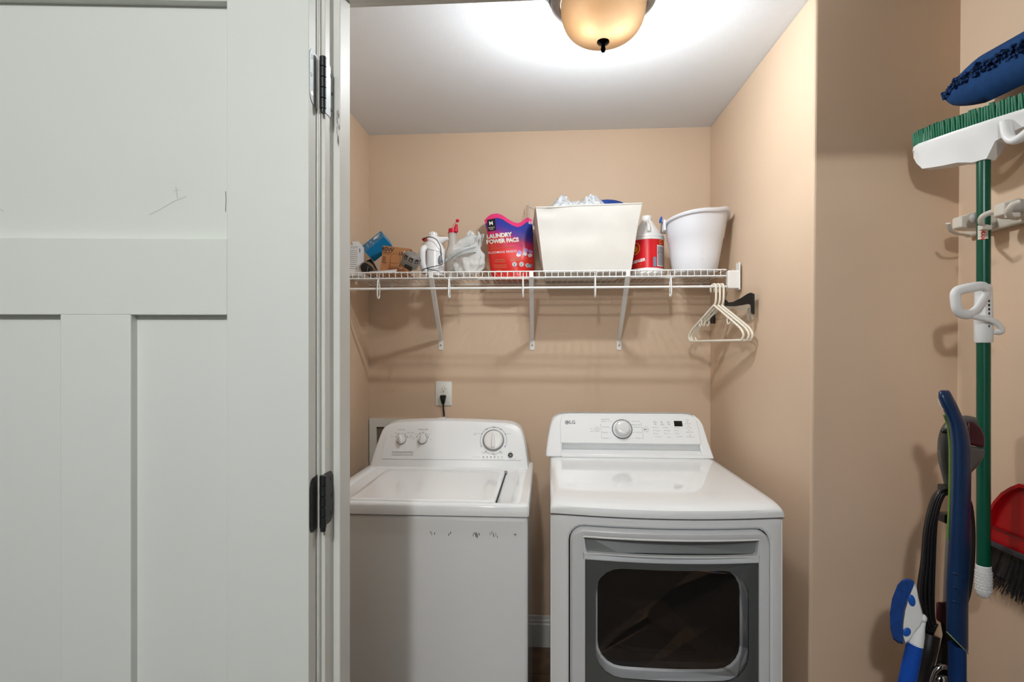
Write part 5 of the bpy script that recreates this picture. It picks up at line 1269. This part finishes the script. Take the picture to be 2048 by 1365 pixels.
plug = thing('power_cord', (pg_.x, YB - .03, pgz - .05), 'black power cord plugged into the wall outlet behind the washing machine', 'power cord')
pb_ = MB().loft([[(pg_.x + sx * w, YB - y, z) for sx, y in ((-1, .008), (1, .008), (1, d_), (-1, d_))] for z, w, d_ in ((pgz + .010, .0125, .026), (pgz + .004, .0145, .030), (pgz - .010, .0115, .030), (pgz - .024, .0085, .026), (pgz - .034, .0062, .020))])
build(pb_, 'plug', M['black_pl'], plug, bevel=.003, seg=3)
build(MB().tube(catmull([(pg_.x, YB - .015, pgz - .030), (pg_.x + .001, YB - .014, pgz - .06), (pg_.x + .003, YB - .013, pgz - .095), (pg_.x + .002, YB - .06, pgz - .16), (pg_.x, YB - .09, pgz - .30)], 5), .0042, 8), 'cord', M['black_pl'], plug, smooth=60)

# ------------------------------------------------------------------ washer supply box in the wall
s0 = aY(740, 837, YB); s1 = aY(841.5, 837, YB)
sx0, sx1, szt, szb = s0.x, s1.x, s0.z, s0.z - .26
sbx = thing('washer_supply_box', ((sx0 + sx1) / 2, YB, szb), 'white plastic washer supply box set in the wall behind the washing machine', 'supply box')
def fb3(x0, x1, z0, z1, r): return rrect(x1 - x0, z1 - z0, r, 4, (x0 + x1) / 2, (z0 + z1) / 2)
A1 = fb3(sx0, sx1, szb, szt, .004); A2 = fb3(sx0 + .034, sx1 - .034, szb + .04, szt - .040, .004)
build(MB().loft([[Vector((x, YB - .0005, z)) for x, z in A1], [Vector((x, YB - .010, z)) for x, z in A1], [Vector((x, YB - .010, z)) for x, z in A2], [Vector((x, YB - .0008, z)) for x, z in A2]], cap=False), 'frame', M['outlet'], sbx, smooth=20)
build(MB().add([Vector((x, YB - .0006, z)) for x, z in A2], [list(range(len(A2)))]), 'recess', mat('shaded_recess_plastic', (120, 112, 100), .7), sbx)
for dx in (-.035, .035): build(MB().lathe([(.012, 0), (.012, .006), (.008, .007), (.008, -.0)], ((sx0 + sx1) / 2 + dx, YB - .004, szb + .08), 14, Matrix.Rotation(pi / 2, 3, 'X')), 'valve', M['metal'], sbx)

# ------------------------------------------------------------------ tools along the far right wall
XP = 1.055
pp = aX(1967, 700, XP); PX, PY = XP, pp.y
M['green_pole'] = mat('green_enamel_pole', (5, 78, 58), 0.28, var=.05)
M['green_br'] = mat('green_bristles', (10, 104, 72), 0.4, var=.12, vscale=60)
M['tool_white'] = mat('white_tool_plastic', (226, 228, 228), 0.35)
zP = lambda py: HCAM + (HYP - py) * PY / (FPX) / (cos(YAW) + (1967 - CXP) / FPX * sin(YAW)) * 1.0
def zp(py): return aX(1967, py, XP).z
broom = thing('scrub_broom', (PX, PY, zp(1195)), 'green-poled scrub broom hung upside down, white head with green bristles', 'broom')
build(MB().tube([(PX, PY, zp(1140)), (PX, PY, zp(320))], .0138, 18), 'pole', M['green_pole'], broom, smooth=60)
gt = MB().lathe([(.006, zp(1196)), (.012, zp(1193)), (.0155, zp(1185)), (.016, zp(1150)), (.0155, zp(1132)), (.0138, zp(1131))], (PX, PY, 0), 22); gripo = build(gt, 'grip_cap', M['tool_white'], broom, smooth=40)
rs = random.Random(4); gr = MB()
for j in range(7):
    for k in range(12):
        a = 2 * pi * (k + .5 * (j % 2)) / 12; z = zp(1140) - .0018 - j * .0072
        gr.box((PX + .0160 * cos(a), PY + .0160 * sin(a), z - .003), (.0018, .0052, .0035), Matrix.Rotation(a, 3, 'Z'))
o = build(gr, 'grip_texture', M['tool_white'], gripo); o['kind'] = 'stuff'
st_ = MB().grid(lambda u, v: (PX + .0143 * sin(-1.5 + 1.5 * u), PY - .0143 * cos(-1.5 + 1.5 * u), zp(480) + (zp(452) - zp(480)) * v), 8, 2)
stk = build(st_, 'sticker', mat('cream_sticker', (226, 222, 206), .5), broom, smooth=60)
g = MB(); letter(g, 'LIBMAN', .0105, lambda x, y: Vector((PX + .0147 * sin(-.72 + y / .0143), PY - .0147 * cos(-.72 + y / .0143), zp(466) - x)), bold=.0006); build(g, 'sticker_lettering', M['red_pl'], stk, recalc=False)
hd_ = Vector((.42, -.9075, 0)); hn_ = Vector((.9075, .42, 0))
ZB_ = zp(257)
def HB3(w, t, z): return Vector((PX, PY, 0)) + hd_ * w + hn_ * t + Vector((0, 0, z))
HWB = .157
hp = []   # sections along the head: (w, z bottom, z top, half thickness bottom, half thickness top)
secs = [(-HWB, -.022, -.002, .008, .012), (-HWB + .01, -.040, .002, .012, .024), (-.130, -.060, .004, .016, .031), (-.08, -.068, .004, .020, .034), (-.045, -.071, .004, .021, .036), (-.022, -.078, .004, .020, .036), (-.015, -.080, .004, .017, .036), (.015, -.080, .004, .017, .036), (.022, -.070, .004, .020, .036), (.035, -.046, .004, .022, .036), (.08, -.034, .004, .022, .034), (.125, -.026, .004, .020, .031), (HWB - .01, -.020, .002, .016, .024), (HWB, -.010, -.002, .010, .012)]
rings = [[HB3(w, -tb, ZB_ + zb_), HB3(w, tb, ZB_ + zb_), HB3(w, (tb + tt) / 2, ZB_ + zb_ * .35), HB3(w, tt, ZB_ + zt_ - .008), HB3(w, tt, ZB_ + zt_), HB3(w, -tt, ZB_ + zt_), HB3(w, -tt, ZB_ + zt_ - .008), HB3(w, -(tb + tt) / 2, ZB_ + zb_ * .35)] for w, zb_, zt_, tb, tt in secs]
build(MB().loft(rings), 'head', M['tool_white'], broom, smooth=35)
arm_ = [HB3(.060, -.030, ZB_ - .012), HB3(.070, -.038, ZB_ - .050), HB3(.085, -.042, ZB_ - .064), HB3(.105, -.042, ZB_ - .056), HB3(.135, -.038, ZB_ - .030), HB3(.150, -.032, ZB_ - .010)]
build(MB().tube(catmull(arm_, 4), .014, 12, sq=(1.0, .7)), 'scraper_loop', M['tool_white'], broom, smooth=60)
bb_ = MB().loft([[HB3(w, -t, ZB_ + .002), HB3(w, t, ZB_ + .002), HB3(w, t * 1.05, ZB_ + .026), HB3(w, -t * 1.05, ZB_ + .026)] for w, t in ((-HWB + .002, .010), (-HWB + .012, .022), (-.12, .029), (0, .032), (.12, .029), (HWB - .012, .022), (HWB - .002, .010))])
o = build(bb_, 'bristle_core', M['green_br'], broom)
br = MB(); rs = random.Random(9)
for i in range(52):
    w = -HWB + .006 + i * (2 * HWB - .012) / 51
    tm = .032 * sqrt(max(.08, 1 - (abs(w) / (HWB + .004)) ** 4))
    for r_ in range(5):
        t = -tm + 2 * tm * r_ / 4
        p0 = HB3(w, t, ZB_ + .001); p1 = HB3(w + rs.uniform(-.002, .002), t * 1.1 + rs.uniform(-.002, .002), ZB_ + .040 + rs.uniform(-.002, .002))
        br.tube([p0, (p0 + p1) / 2, p1], [.0026, .0030, .0036], 6)
o = build(br, 'bristles', M['green_br'], broom, smooth=60); o['kind'] = 'stuff'
# clamp-on D handle on the pole
dh = empty('side_handle', (PX, PY, zp(680)), broom); tag(dh, 'white D-shaped side handle clamped on the pole')
build(MB().lathe([(.0165, zp(686)), (.0185, zp(683)), (.0185, zp(640)), (.0168, zp(575)), (.0155, zp(570))], (PX, PY, 0), 20), 'sleeve', M['tool_white'], dh, smooth=40)
lp = [aY(px, py, PY - y_) for px, py, y_ in ((1973, 580, .022), (1966, 573, .026), (1945, 575, .030), (1918, 581, .030), (1911, 588, .030), (1911, 600, .030), (1914, 618, .030), (1922, 627, .028), (1938, 629, .026), (1953, 620, .024), (1963, 606, .022), (1971, 592, .020))]
build(MB().tube(catmull(lp, 4, True), .0092, 12, loop=True, sq=(.85, 1.25)), 'loop', M['tool_white'], dh, smooth=60)
lv = [aY(px, py, PY - .026) for px, py in ((1935, 628), (1950, 634), (1970, 638), (1988, 643), (1999, 652), (2004, 661))] + [aY(2000, 665, PY - .024), aY(1988, 664, PY - .02)]
build(MB().tube(catmull(lv, 4), .0068, 10, sq=(.7, 1.0)), 'lever', M['tool_white'], dh, smooth=60)
for i in range(8):
    py = 594 + i * 8.4; q = aY(1975.5, py, PY - .014); build(MB().box(q + Vector((0, -.003, 0)), (.0035, .004, .0055), Matrix.Rotation(radians(30), 3, 'Z')), 'vent_slot', M['black_pl'], dh)

# blue chenille flat mop on a pole past the frame's edge
M['mop_blue'] = mat('blue_microfibre', (8, 62, 116), 0.85, var=.14, vscale=50, bump=.5, bscale=500)
mA = aX(1894, 200, 1.055); mB = mA + Vector((.075, -.345, .012))
mop = thing('flat_mop', (1.125, 1.2, 1.30), 'bright blue folded chenille mop head hung above the scrub broom', 'mop')
mdir = (mB - mA).normalized(); mn = Vector((mdir.y, -mdir.x, 0)).normalized()
if mn.x > 0: mn = -mn         # towards the room
def mprof(s): return .052 * min(1, (sin(pi * min(max(s, .0), 1.0)) * 1.25)) ** .62 + .004
lowr, upr = [], []
for i in range(22):
    s = i / 21; p = mA + (mB - mA) * s; h = mprof(s); t = .034 * min(1, (sin(pi * s) * 1.6)) ** .6 + .004
    lowr.append([p + mn * t * a + Vector((0, 0, z * h)) for a, z in ((-1, .35), (-1, -.30), (-.6, -.80), (0, -1), (.6, -.80), (1.0, -.30), (1.05, .10), (.8, .02), (.4, -.45), (0, -.60), (-.5, -.4))])
    upr.append([p + mn * t * a + Vector((0, 0, z * h)) for a, z in ((1.0, .42), (1.02, .62), (.5, 1.0), (-.3, 1.08), (-1, .8), (-1, .3), (-.3, .5), (.4, .5))])
build(MB().loft(lowr), 'lower_fold', M['mop_blue'], mop, smooth=50); build(MB().loft(upr), 'upper_fold', M['mop_blue'], mop, smooth=50)
nd = MB(); rs = random.Random(12)
for i in range(46):
    s = .02 + .95 * i / 45; p = mA + (mB - mA) * s; h = mprof(s); t = .034 * min(1, (sin(pi * s) * 1.6)) ** .6 + .004
    for k in range(4):
        a = .80 + rs.uniform(-.15, .28); z = .05 + .40 * k / 3 + rs.uniform(-.06, .06)
        c0_ = p + mn * t * a + Vector((0, 0, z * h)); dv = (mn * .010 + mdir * rs.uniform(-.006, .006) + Vector((0, 0, rs.uniform(-.006, .004))))
        nd.tube([c0_ - dv * .6, c0_, c0_ + dv], [.0042, .0048, .0034], 6)
o = build(nd, 'chenille_strands', mat('dark_blue_chenille', (6, 48, 96), .9, var=.2, vscale=60), mop, smooth=60); o['kind'] = 'stuff'
mpx = mA + (mB - mA) * .80
build(MB().tube([(mpx.x, mpx.y, mpx.z - .02), (1.125, 1.17, 1.30)], .012, 14), 'pole', M['blue_pl'], mop, smooth=60)

# tool rack on the wall: back plate, clamp blocks with rollers, folding hooks
M['rack'] = mat('warm_grey_plastic', (206, 200, 188), 0.35, var=.03)
M['roller'] = mat('grey_rubber_roller', (168, 166, 160), 0.3)
XW_ = fi(1.7)
rk0 = aX(1914, 460, XW_ - .045); 
ZR0 = 1.712
rack = thing('tool_rack', (XW_ - .03, 1.32, ZR0), 'warm grey wall rack with rubber rollers and folding hooks gripping the poles', 'tool rack')
build(MB().box2((XW_ - .022, 1.08, ZR0), (XW_ - .002, rk0.y + .01, ZR0 + .040)), 'back_plate', M['rack'], rack, bevel=.006, seg=3)
def ry(px): return aX(px, 455, XW_ - .085).y
blocks = [(ry(1917), ry(1940)), (1.376, 1.338), (1.272, 1.234), (1.10, 1.14)]
for a, b in blocks:
    y0, y1 = min(a, b), max(a, b)
    build(MB().loft([[(XW_ - .015, y0, ZR0 + .002), (XW_ - .015, y1, ZR0 + .002), (XW_ - .015, y1, ZR0 + .044), (XW_ - .015, y0, ZR0 + .044)], [(XW_ - .085, y0, ZR0 + .004), (XW_ - .085, y1, ZR0 + .004), (XW_ - .085, y1, ZR0 + .042), (XW_ - .085, y0, ZR0 + .042)], [(XW_ - .105, y0 + .004, ZR0 + .008), (XW_ - .105, y1 - .004, ZR0 + .008), (XW_ - .105, y1 - .004, ZR0 + .036), (XW_ - .105, y0 + .004, ZR0 + .036)]]), 'clamp_block', M['rack'], rack, bevel=.004, seg=3)
for yr in (1.436, 1.318, 1.214):
    build(MB().sphere((XW_ - .092, yr, ZR0 + .022), (.019, .013, .016), 18, 12), 'roller', M['roller'], rack, smooth=60)
for px, py, pts in ((1925, 469, ((1927, 470), (1915, 468), (1903, 463), (1898, 455), (1896, 447))), (1965, 465, ((1968, 452), (1963, 448), (1962, 438), (1970, 430), (1985, 424))), (2020, 440, ((2024, 436), (2018, 430), (2017, 421), (2026, 410), (2041, 404)))):
    Yh = {1965: 1.368, 2020: 1.275}.get(px, ry(1925))
    pth = [aY(a, b, Yh - .012 - .008 * i) for i, (a, b) in enumerate(pts)]
    build(MB().tube(catmull([Vector((pth[0].x + .02, Yh, pth[0].z))] + pth, 4), .0050, 8, sq=(1.2, .55)), 'hook', M['rack'], rack, smooth=50)
    if px > 1930: build(MB().box(aY(px + 5, py - 14 + 5, Yh - .012), (.024, .014, .011)), 'hook_hinge', M['rack'], rack, bevel=.002)

# red dustpan with its black hand brush
M['red_pan'] = mat('red_dustpan_plastic', (166, 6, 18), 0.3, var=.04)
XDP = XW_ - .045
dpp = [(1972, 1076), (1973, 1064), (1976, 1050), (1984, 1026), (1996, 1004), (2012, 986), (2030, 975), (2048, 968)]
out = [aX(px, py, XDP) for px, py in dpp]
Ym = out[-1].y - .035; right = [Vector((XDP, 2 * Ym - p.y, p.z)) for p in reversed(out)]
loop_ = out + right; zl_ = out[0].z
pan_t = thing('dustpan', (XDP, Ym, zl_), 'red plastic dustpan hanging on the far right wall above its brush', 'dustpan')
cen = Vector((0, Ym, zl_ + .04))
def scl(p, k, x): return Vector((x, Ym + (p.y - Ym) * k, zl_ + (p.z - zl_) * k + (1 - k) * .006))
build(MB().loft([[Vector((XDP + .004, p.y, p.z)) for p in loop_], [Vector((XDP - .012, p.y, p.z)) for p in loop_], [scl(p, .95, XDP - .012) for p in loop_], [scl(p, .935, XDP + .002) for p in loop_]]), 'pan', M['red_pan'], pan_t, smooth=40)
zs_ = aX(1985, 1053, XDP).z
build(MB().box2((XDP - .006, 2 * Ym - out[0].y + .008, zs_ - .002), (XDP + .004, out[0].y - .008, zs_ + .002)), 'step_ridge', mat('deep_red', (120, 4, 14), .4), pan_t)
build(MB().box2((XDP - .002, 2 * Ym - out[0].y + .004, zl_ - .001), (XDP + .006, out[0].y - .004, zs_)), 'lower_panel', M['red_pan'], pan_t)
build(MB().box2((XDP - .014, 2 * Ym - out[0].y, zl_ - .010), (XDP - .004, out[0].y, zl_ + .002)), 'rubber_lip', mat('charcoal_rubber', (56, 56, 60), .6), pan_t, bevel=.002)
hz = max(p.z for p in out); build(MB().tube([(XDP, Ym, hz - .01), (XDP - .01, Ym, hz + .05), (XDP - .012, Ym, hz + .14)], [.016, .013, .011], 12), 'handle', M['red_pan'], pan_t, smooth=60)
M['black_br'] = mat('black_bristles', (26, 26, 28), 0.5, var=.3, vscale=80)
brs = thing('hand_brush', (XDP + .02, Ym, zl_ - .1), 'black-bristled hand brush clipped behind the red dustpan', 'brush')
bt0 = aX(1992, 1085, XDP + .022); yb0 = bt0.y; ybr = 2 * Ym - yb0
build(MB().box2((XDP + .008, ybr, zl_ + .0), (XDP + .034, yb0, zl_ + .035)), 'brush_block', mat('red_brush_block', (170, 10, 22), .4), brs, bevel=.004)
bm_ = MB(); rs = random.Random(31)
for i in range(420):
    u = rs.random(); y = yb0 + (ybr - yb0) * u; x = XDP + .012 + .018 * rs.random()
    fan = (.5 - u) * .10 + rs.uniform(-.006, .006); L = .115 + rs.uniform(-.012, .010)
    p0 = Vector((x, y, zl_ + .004)); p1 = Vector((x - .006 + rs.uniform(-.008, .006), y + fan * .45, zl_ - L * .55)); p2 = Vector((x - .016 + rs.uniform(-.012, .01), y + fan, zl_ - L))
    bm_.tube([p0, p1, p2], [.0011, .0012, .0007], 4)
o = build(bm_, 'bristles', M['black_br'], brs, smooth=60); o['kind'] = 'stuff'
bc2 = MB().loft([[(XDP + .012, yb0 - .004, zl_ + .002), (XDP + .036, yb0 - .004, zl_ + .002), (XDP + .036, ybr + .004, zl_ + .002), (XDP + .012, ybr + .004, zl_ + .002)], [(XDP + .004, yb0 + .028, zl_ - .085), (XDP + .026, yb0 + .028, zl_ - .085), (XDP + .026, ybr - .028, zl_ - .085), (XDP + .004, ybr - .028, zl_ - .085)]])
build(bc2, 'bristle_core', M['black_br'], brs)

# blue and white scrub brush on a pole, leaning in the corner
YSC = 1.262
def q3(px, py, y=YSC): return aY(px, py, y)
scr = thing('tub_scrubber', (q3(1800, 1365).x - .03, YSC, 0), 'blue and white bathroom scrub brush on a blue pole leaning in the corner', 'scrub brush')
M['scrub'] = mat('blue_scrub_pad', (10, 62, 134), 0.8, var=.25, vscale=120, bump=.8, bscale=700)
po = [(1812, 1157.5), (1822, 1159), (1829, 1164), (1827, 1172), (1817, 1192), (1808, 1222), (1804, 1255), (1806, 1289), (1796, 1287), (1786, 1279), (1780.5, 1258), (1779.5, 1228), (1784, 1198), (1795, 1170), (1803, 1161)]
build(MB().loft([[q3(px * .97 + 1806 * .03, py * .95 + 1225 * .05, YSC - .030) for px, py in po], [q3(px, py, YSC - .018) for px, py in po], [q3(px, py, YSC + .018) for px, py in po], [q3(px * .97 + 1806 * .03, py * .95 + 1225 * .05, YSC + .03) for px, py in po]]), 'scrub_pad', M['scrub'], scr, smooth=40)
wp = [(1828, 1167), (1833, 1172), (1837, 1195), (1845, 1225), (1847, 1236), (1842, 1252), (1828, 1268), (1818, 1285), (1809, 1290), (1804.5, 1275), (1805, 1250), (1809, 1222), (1817, 1194)]
build(MB().loft([[q3(px * .9 + 1825 * .1, py * .92 + 1230 * .08, YSC - .033) for px, py in wp], [q3(px, py, YSC - .026) for px, py in wp], [q3(px, py, YSC + .026) for px, py in wp]]), 'head_plate', M['tool_white'], scr, smooth=35)
for px, py, rx, rz_ in ((1823.5, 1202, .0075, .013), (1813.5, 1265, .0085, .010)):
    build(MB().sphere(q3(px, py, YSC - .033), (rx, .003, rz_), 16, 8, Matrix.Rotation(radians(-12 if py < 1230 else 25), 3, 'Y')), 'rivet', M['blue_pl'], scr, smooth=60)
build(MB().tube([q3(1845, 1236, YSC - .02), q3(1841, 1252, YSC - .02), q3(1836, 1270, YSC - .02), q3(1830, 1289, YSC - .02)], [.0075, .0085, .0125, .0155], 16), 'neck', M['tool_white'], scr, smooth=60)
build(MB().sphere(q3(1845, 1237, YSC - .024), (.0085, .0085, .009), 14, 8), 'pivot', M['tool_white'], scr, smooth=60)
b0, b1 = q3(1830.5, 1286, YSC - .02), q3(1814, 1365, YSC - .02); dd = (b1 - b0); tfl = (b0.z - .012) / (b0.z - b1.z)
build(MB().tube([b0, b0 + dd * .5, b0 + dd, b0 + Vector((dd.x * .75, 0, dd.z)) * tfl], [.0150, .0165, .0165, .0165], 16), 'pole', mat('bright_blue_pole', (10, 70, 164), .35), scr, smooth=60)

# upright vacuum: grey and maroon handle, wound black cord, dark body
YV = 1.345
def q4(px, py, y=YV): return aY(px, py, y)
vac = thing('upright_vacuum', (q4(1895, 1365).x, YV, 0), 'dark upright vacuum with silver-grey and maroon handle and wound black cord', 'vacuum cleaner')
M['gunmetal'] = mat('gunmetal_plastic', (96, 94, 92), 0.28, metal=.4); M['maroon'] = mat('dark_maroon_plastic', (62, 22, 32), 0.3); M['vac_black'] = mat('vacuum_black', (30, 28, 28), 0.3)
def ell(cx, cy, rx, ry_, y, n=28, a0=0, a1=2 * pi): return [q4(cx + rx * cos(a0 + (a1 - a0) * i / n), cy - ry_ * sin(a0 + (a1 - a0) * i / n), y) for i in range(n + (0 if abs(a1 - a0 - 2 * pi) < 1e-6 else 1))]
path = [(1903, 975), (1897, 950), (1891, 925), (1888, 900), (1891, 872), (1900, 854), (1914, 846), (1930, 842), (1946, 845)]
build(MB().tube(catmull([q4(a, b) for a, b in path], 4), .0125, 14, sq=(1, 1.1)), 'handle_loop', M['gunmetal'], vac, smooth=60)
pr = [(1935, 842), (1950, 845), (1962, 856), (1969, 873), (1970, 897), (1950, 893), (1935, 890)]
build(MB().loft([[q4(a, b, YV - .018) for a, b in pr], [q4(a, b, YV + .02) for a, b in pr]]), 'switch_housing', M['maroon'], vac, bevel=.008, seg=4, smooth=40)
pr = [(1935, 890), (1950, 894), (1970, 898), (1967, 915), (1957, 932), (1944, 945), (1934, 975), (1910, 978), (1910, 930)]
build(MB().loft([[q4(a, b, YV - .018) for a, b in pr], [q4(a, b, YV + .02) for a, b in pr]]), 'handle_neck', M['gunmetal'], vac, bevel=.008, seg=4, smooth=40)
build(MB().sphere(q4(1892, 863, YV - .005), (.012, .009, .0055), 14, 8), 'cord_hook_knob', M['vac_black'], vac, smooth=60)
build(MB().tube([q4(1912, 960), q4(1902, 1120), q4(1897, 1245)], .0125, 14), 'wand', mat('satin_silver', (150, 148, 146), .3, metal=.6), vac, smooth=60)
for py in (980, 1036): build(MB().box(q4(1894, py, YV - .02), (.026, .030, .022)), 'cord_hook', M['vac_black'], vac, bevel=.004)
cbn = [(1880, 1203), (1898, 1205), (1910, 1240), (1918, 1300), (1912, 1370), (1862, 1370), (1874, 1320), (1885, 1270), (1880, 1240)]
build(MB().loft([[q4(a, b, YV - .04) for a, b in cbn], [q4(a, b, YV + .05) for a, b in cbn]]), 'upper_body', M['vac_black'], vac, bevel=.008, seg=3, smooth=40)
cu = [(1873, 1204), (1892, 1206), (1894, 1238), (1916, 1246), (1910, 1262), (1890, 1252), (1872, 1240)]
build(MB().loft([[q4(a, b, YV - .048) for a, b in cu], [q4(a, b, YV - .02) for a, b in cu]]), 'collar', M['maroon'], vac, bevel=.004, smooth=40)
hose = [q4(1858, 1268, YV - .03), q4(1852, 1300, YV - .035), q4(1840, 1340, YV - .03), q4(1832, 1380, YV - .03), q4(1835, 1440, YV - .02)]
build(MB().tube(catmull(hose, 5), .022, 14), 'hose', M['vac_black'], vac, smooth=60)
zf = q4(1890, 1370).z; xv = q4(1890, 1370).x
build(MB().lathe([(.062, .06), (.075, .10), (.078, .22), (.070, .34), (.050, zf + .01)], (xv, YV + .01, 0), 28), 'dust_bin', M['vac_black'], vac, smooth=40)
build(MB().box2((xv - .14, YV - .045, .008), (xv + .11, YV + .10, .075)), 'floor_head', M['vac_black'], vac, bevel=.02, seg=3)
M['chrome'] = mat('chrome_buckle', (210, 210, 212), 0.08, metal=1.0, var=.02)
build(MB().tube(catmull([q4(1862, 1366, YV - .052), q4(1868, 1346, YV - .052), q4(1877, 1337, YV - .054), q4(1888, 1334, YV - .054), q4(1899, 1338, YV - .052), q4(1903, 1350, YV - .05)], 5), .0062, 10), 'chrome_latch', M['chrome'], vac, smooth=60)
build(MB().sphere(q4(1889, 1361, YV - .046), (.020, .008, .012), 16, 8), 'chrome_badge', M['chrome'], vac, smooth=60)
rs = random.Random(17)
for i in range(15):
    f = i / 14.0; ox = rs.uniform(-1.5, 1.5)
    L = [(1897, 977 + 3 * f), (1884 - 8 * (1 - f), 984 + 12 * f + ox), (1862 + 12 * f, 1008 + 22 * f), (1850 + 19 * f + ox, 1060 + 10 * f), (1845 + 22 * f + ox, 1120), (1837 + 28 * f + ox, 1180), (1838 + 28 * f, 1225), (1850 + 20 * f, 1262 - 12 * f), (1866 + 8 * f, 1268 - 20 * f)]
    pts = [q4(a, b, YV - .026 - .005 * (i % 4)) for a, b in L]
    build(MB().tube(catmull(pts, 4), .0038, 7), 'cord_loop', M['black_pl'], vac, smooth=60)
for i in range(3):
    L = [(1932, 990), (1942, 1012 + 4 * i), (1947 - i, 1060), (1946 - 2 * i, 1120), (1940 - 2 * i, 1180), (1930, 1215)]
    build(MB().tube(catmull([q4(a, b, YV - .01 + .006 * i) for a, b in L], 4), .0036, 7), 'cord_loop', M['black_pl'], vac, smooth=60)

# blue steam mop with curved grip, standing in front of the vacuum
YM = 1.235
def q5(px, py, y=YM): return aY(px, py, y)
smp = thing('blue_floor_mop', (q5(1913, 1365).x, YM, 0), 'long navy blue floor cleaner handle with lime green edge and curved grip', 'floor cleaner')
M['navy_pl'] = mat('navy_blue_plastic', (8, 42, 80), 0.32, var=.05); M['lime'] = mat('lime_green_plastic', (92, 142, 52), 0.4)
sec_ = [(1889, 781, 8, .006), (1889, 785, 12, .012), (1892, 797, 15.5, .016), (1899, 812, 16.5, .017), (1907, 830, 16.5, .018), (1915, 848, 18, .019), (1919, 868, 19, .020), (1922, 895, 20, .021), (1922.5, 940, 20.5, .022), (1921.5, 1000, 20.8, .022), (1919, 1080, 21.5, .022), (1916, 1160, 22.5, .022), (1914.5, 1220, 22.5, .022), (1914.5, 1262, 22.5, .022)]
def srow(cx, cy, w, d, cut=0.0, n=20):
    return [q5(cx + w * cos(2 * pi * k / n), cy + cut * (cos(2 * pi * k / n) + 1) / 2, YM - d * sin(2 * pi * k / n)) for k in range(n)]
rows = [srow(cx, cy, w, d) for cx, cy, w, d in sec_[:-1]] + [srow(1914.5, 1258, 22.5, .022, 40.0), srow(1914.5, 1264, 21.5, .020, 44.0)]
build(MB().loft(rows), 'handle_shell', M['navy_pl'], smp, smooth=50)
ged = [q5(cx - w * .93, cy, YM + .012) for cx, cy, w, d in sec_[4:11]]
build(MB().tube(catmull(ged, 3), .0055, 8), 'green_edge', M['lime'], smp, smooth=60)
build(MB().tube([q5(1876, 798, YM - .006), q5(1878, 806, YM - .006), q5(1884, 817, YM - .006), q5(1893, 824, YM - .006)], .0008, 5), 'grip_rim', M['white_pl'], smp)
rim_ = [p + Vector((0, -.0006, 0)) for p in srow(1914.5, 1264, 21.8, .021, 44.0)]
build(MB().tube(rim_, .0012, 5, loop=True), 'hem_edge', mat('pale_green_edge', (130, 150, 120), .4), smp)
for py in (1148, 1176, 1204):
    build(MB().tube(catmull([q5(1905, py - 2, YM - .0205), q5(1913, py + 1, YM - .0225), q5(1922, py + 3, YM - .0215)], 4), [.0012] + [.0022] * 7 + [.0012], 8), 'grip_ridge', M['navy_pl'], smp, smooth=60)
pb0 = q5(1914, 1290, YM + .0); build(MB().tube([pb0, Vector((pb0.x, YM, .10))], .0165, 16), 'pole', mat('blue_tube', (10, 44, 92), .3), smp, smooth=60)
build(MB().box2((pb0.x - .15, YM - .10, .010), (pb0.x + .10, YM + .035, .045)), 'mop_head', M['navy_pl'], smp, bevel=.015, seg=3)
build(MB().tube([Vector((pb0.x, YM, .12)), Vector((pb0.x, YM - .01, .045))], [.020, .026], 14), 'mop_joint', M['navy_pl'], smp, smooth=60)

# grime worn into the jamb beside the upper hinge, thin and irregular
def grime(px0, px1, py0, py1, n, seed, Y):
    rs = random.Random(seed); mb = MB()
    for _ in range(n):
        a = rs.uniform(px0, px1); b = rs.uniform(py0, py1); w = rs.uniform(.3, 1.3); h = rs.uniform(3, 14)
        P = [aY(a - w, b - h * .5, Y), aY(a + w * .3, b - h, Y), aY(a + w, b + h * .4, Y), aY(a - w * .4, b + h, Y)]
        mb.add(P, [(0, 1, 2, 3)])
    return mb
jt = bpy.data.objects['trim_2']
o = build(grime(672, 679, 225, 290, 12, 3, .9522), 'grime', M['grime'], jt); o['kind'] = 'stuff'
for o in bpy.data.objects:
    if any(k in o.name for k in ('lettering', 'panel_print', 'print', 'fine_print', 'scuff_mark', 'directions')) and o.parent: o['kind'] = 'stuff'
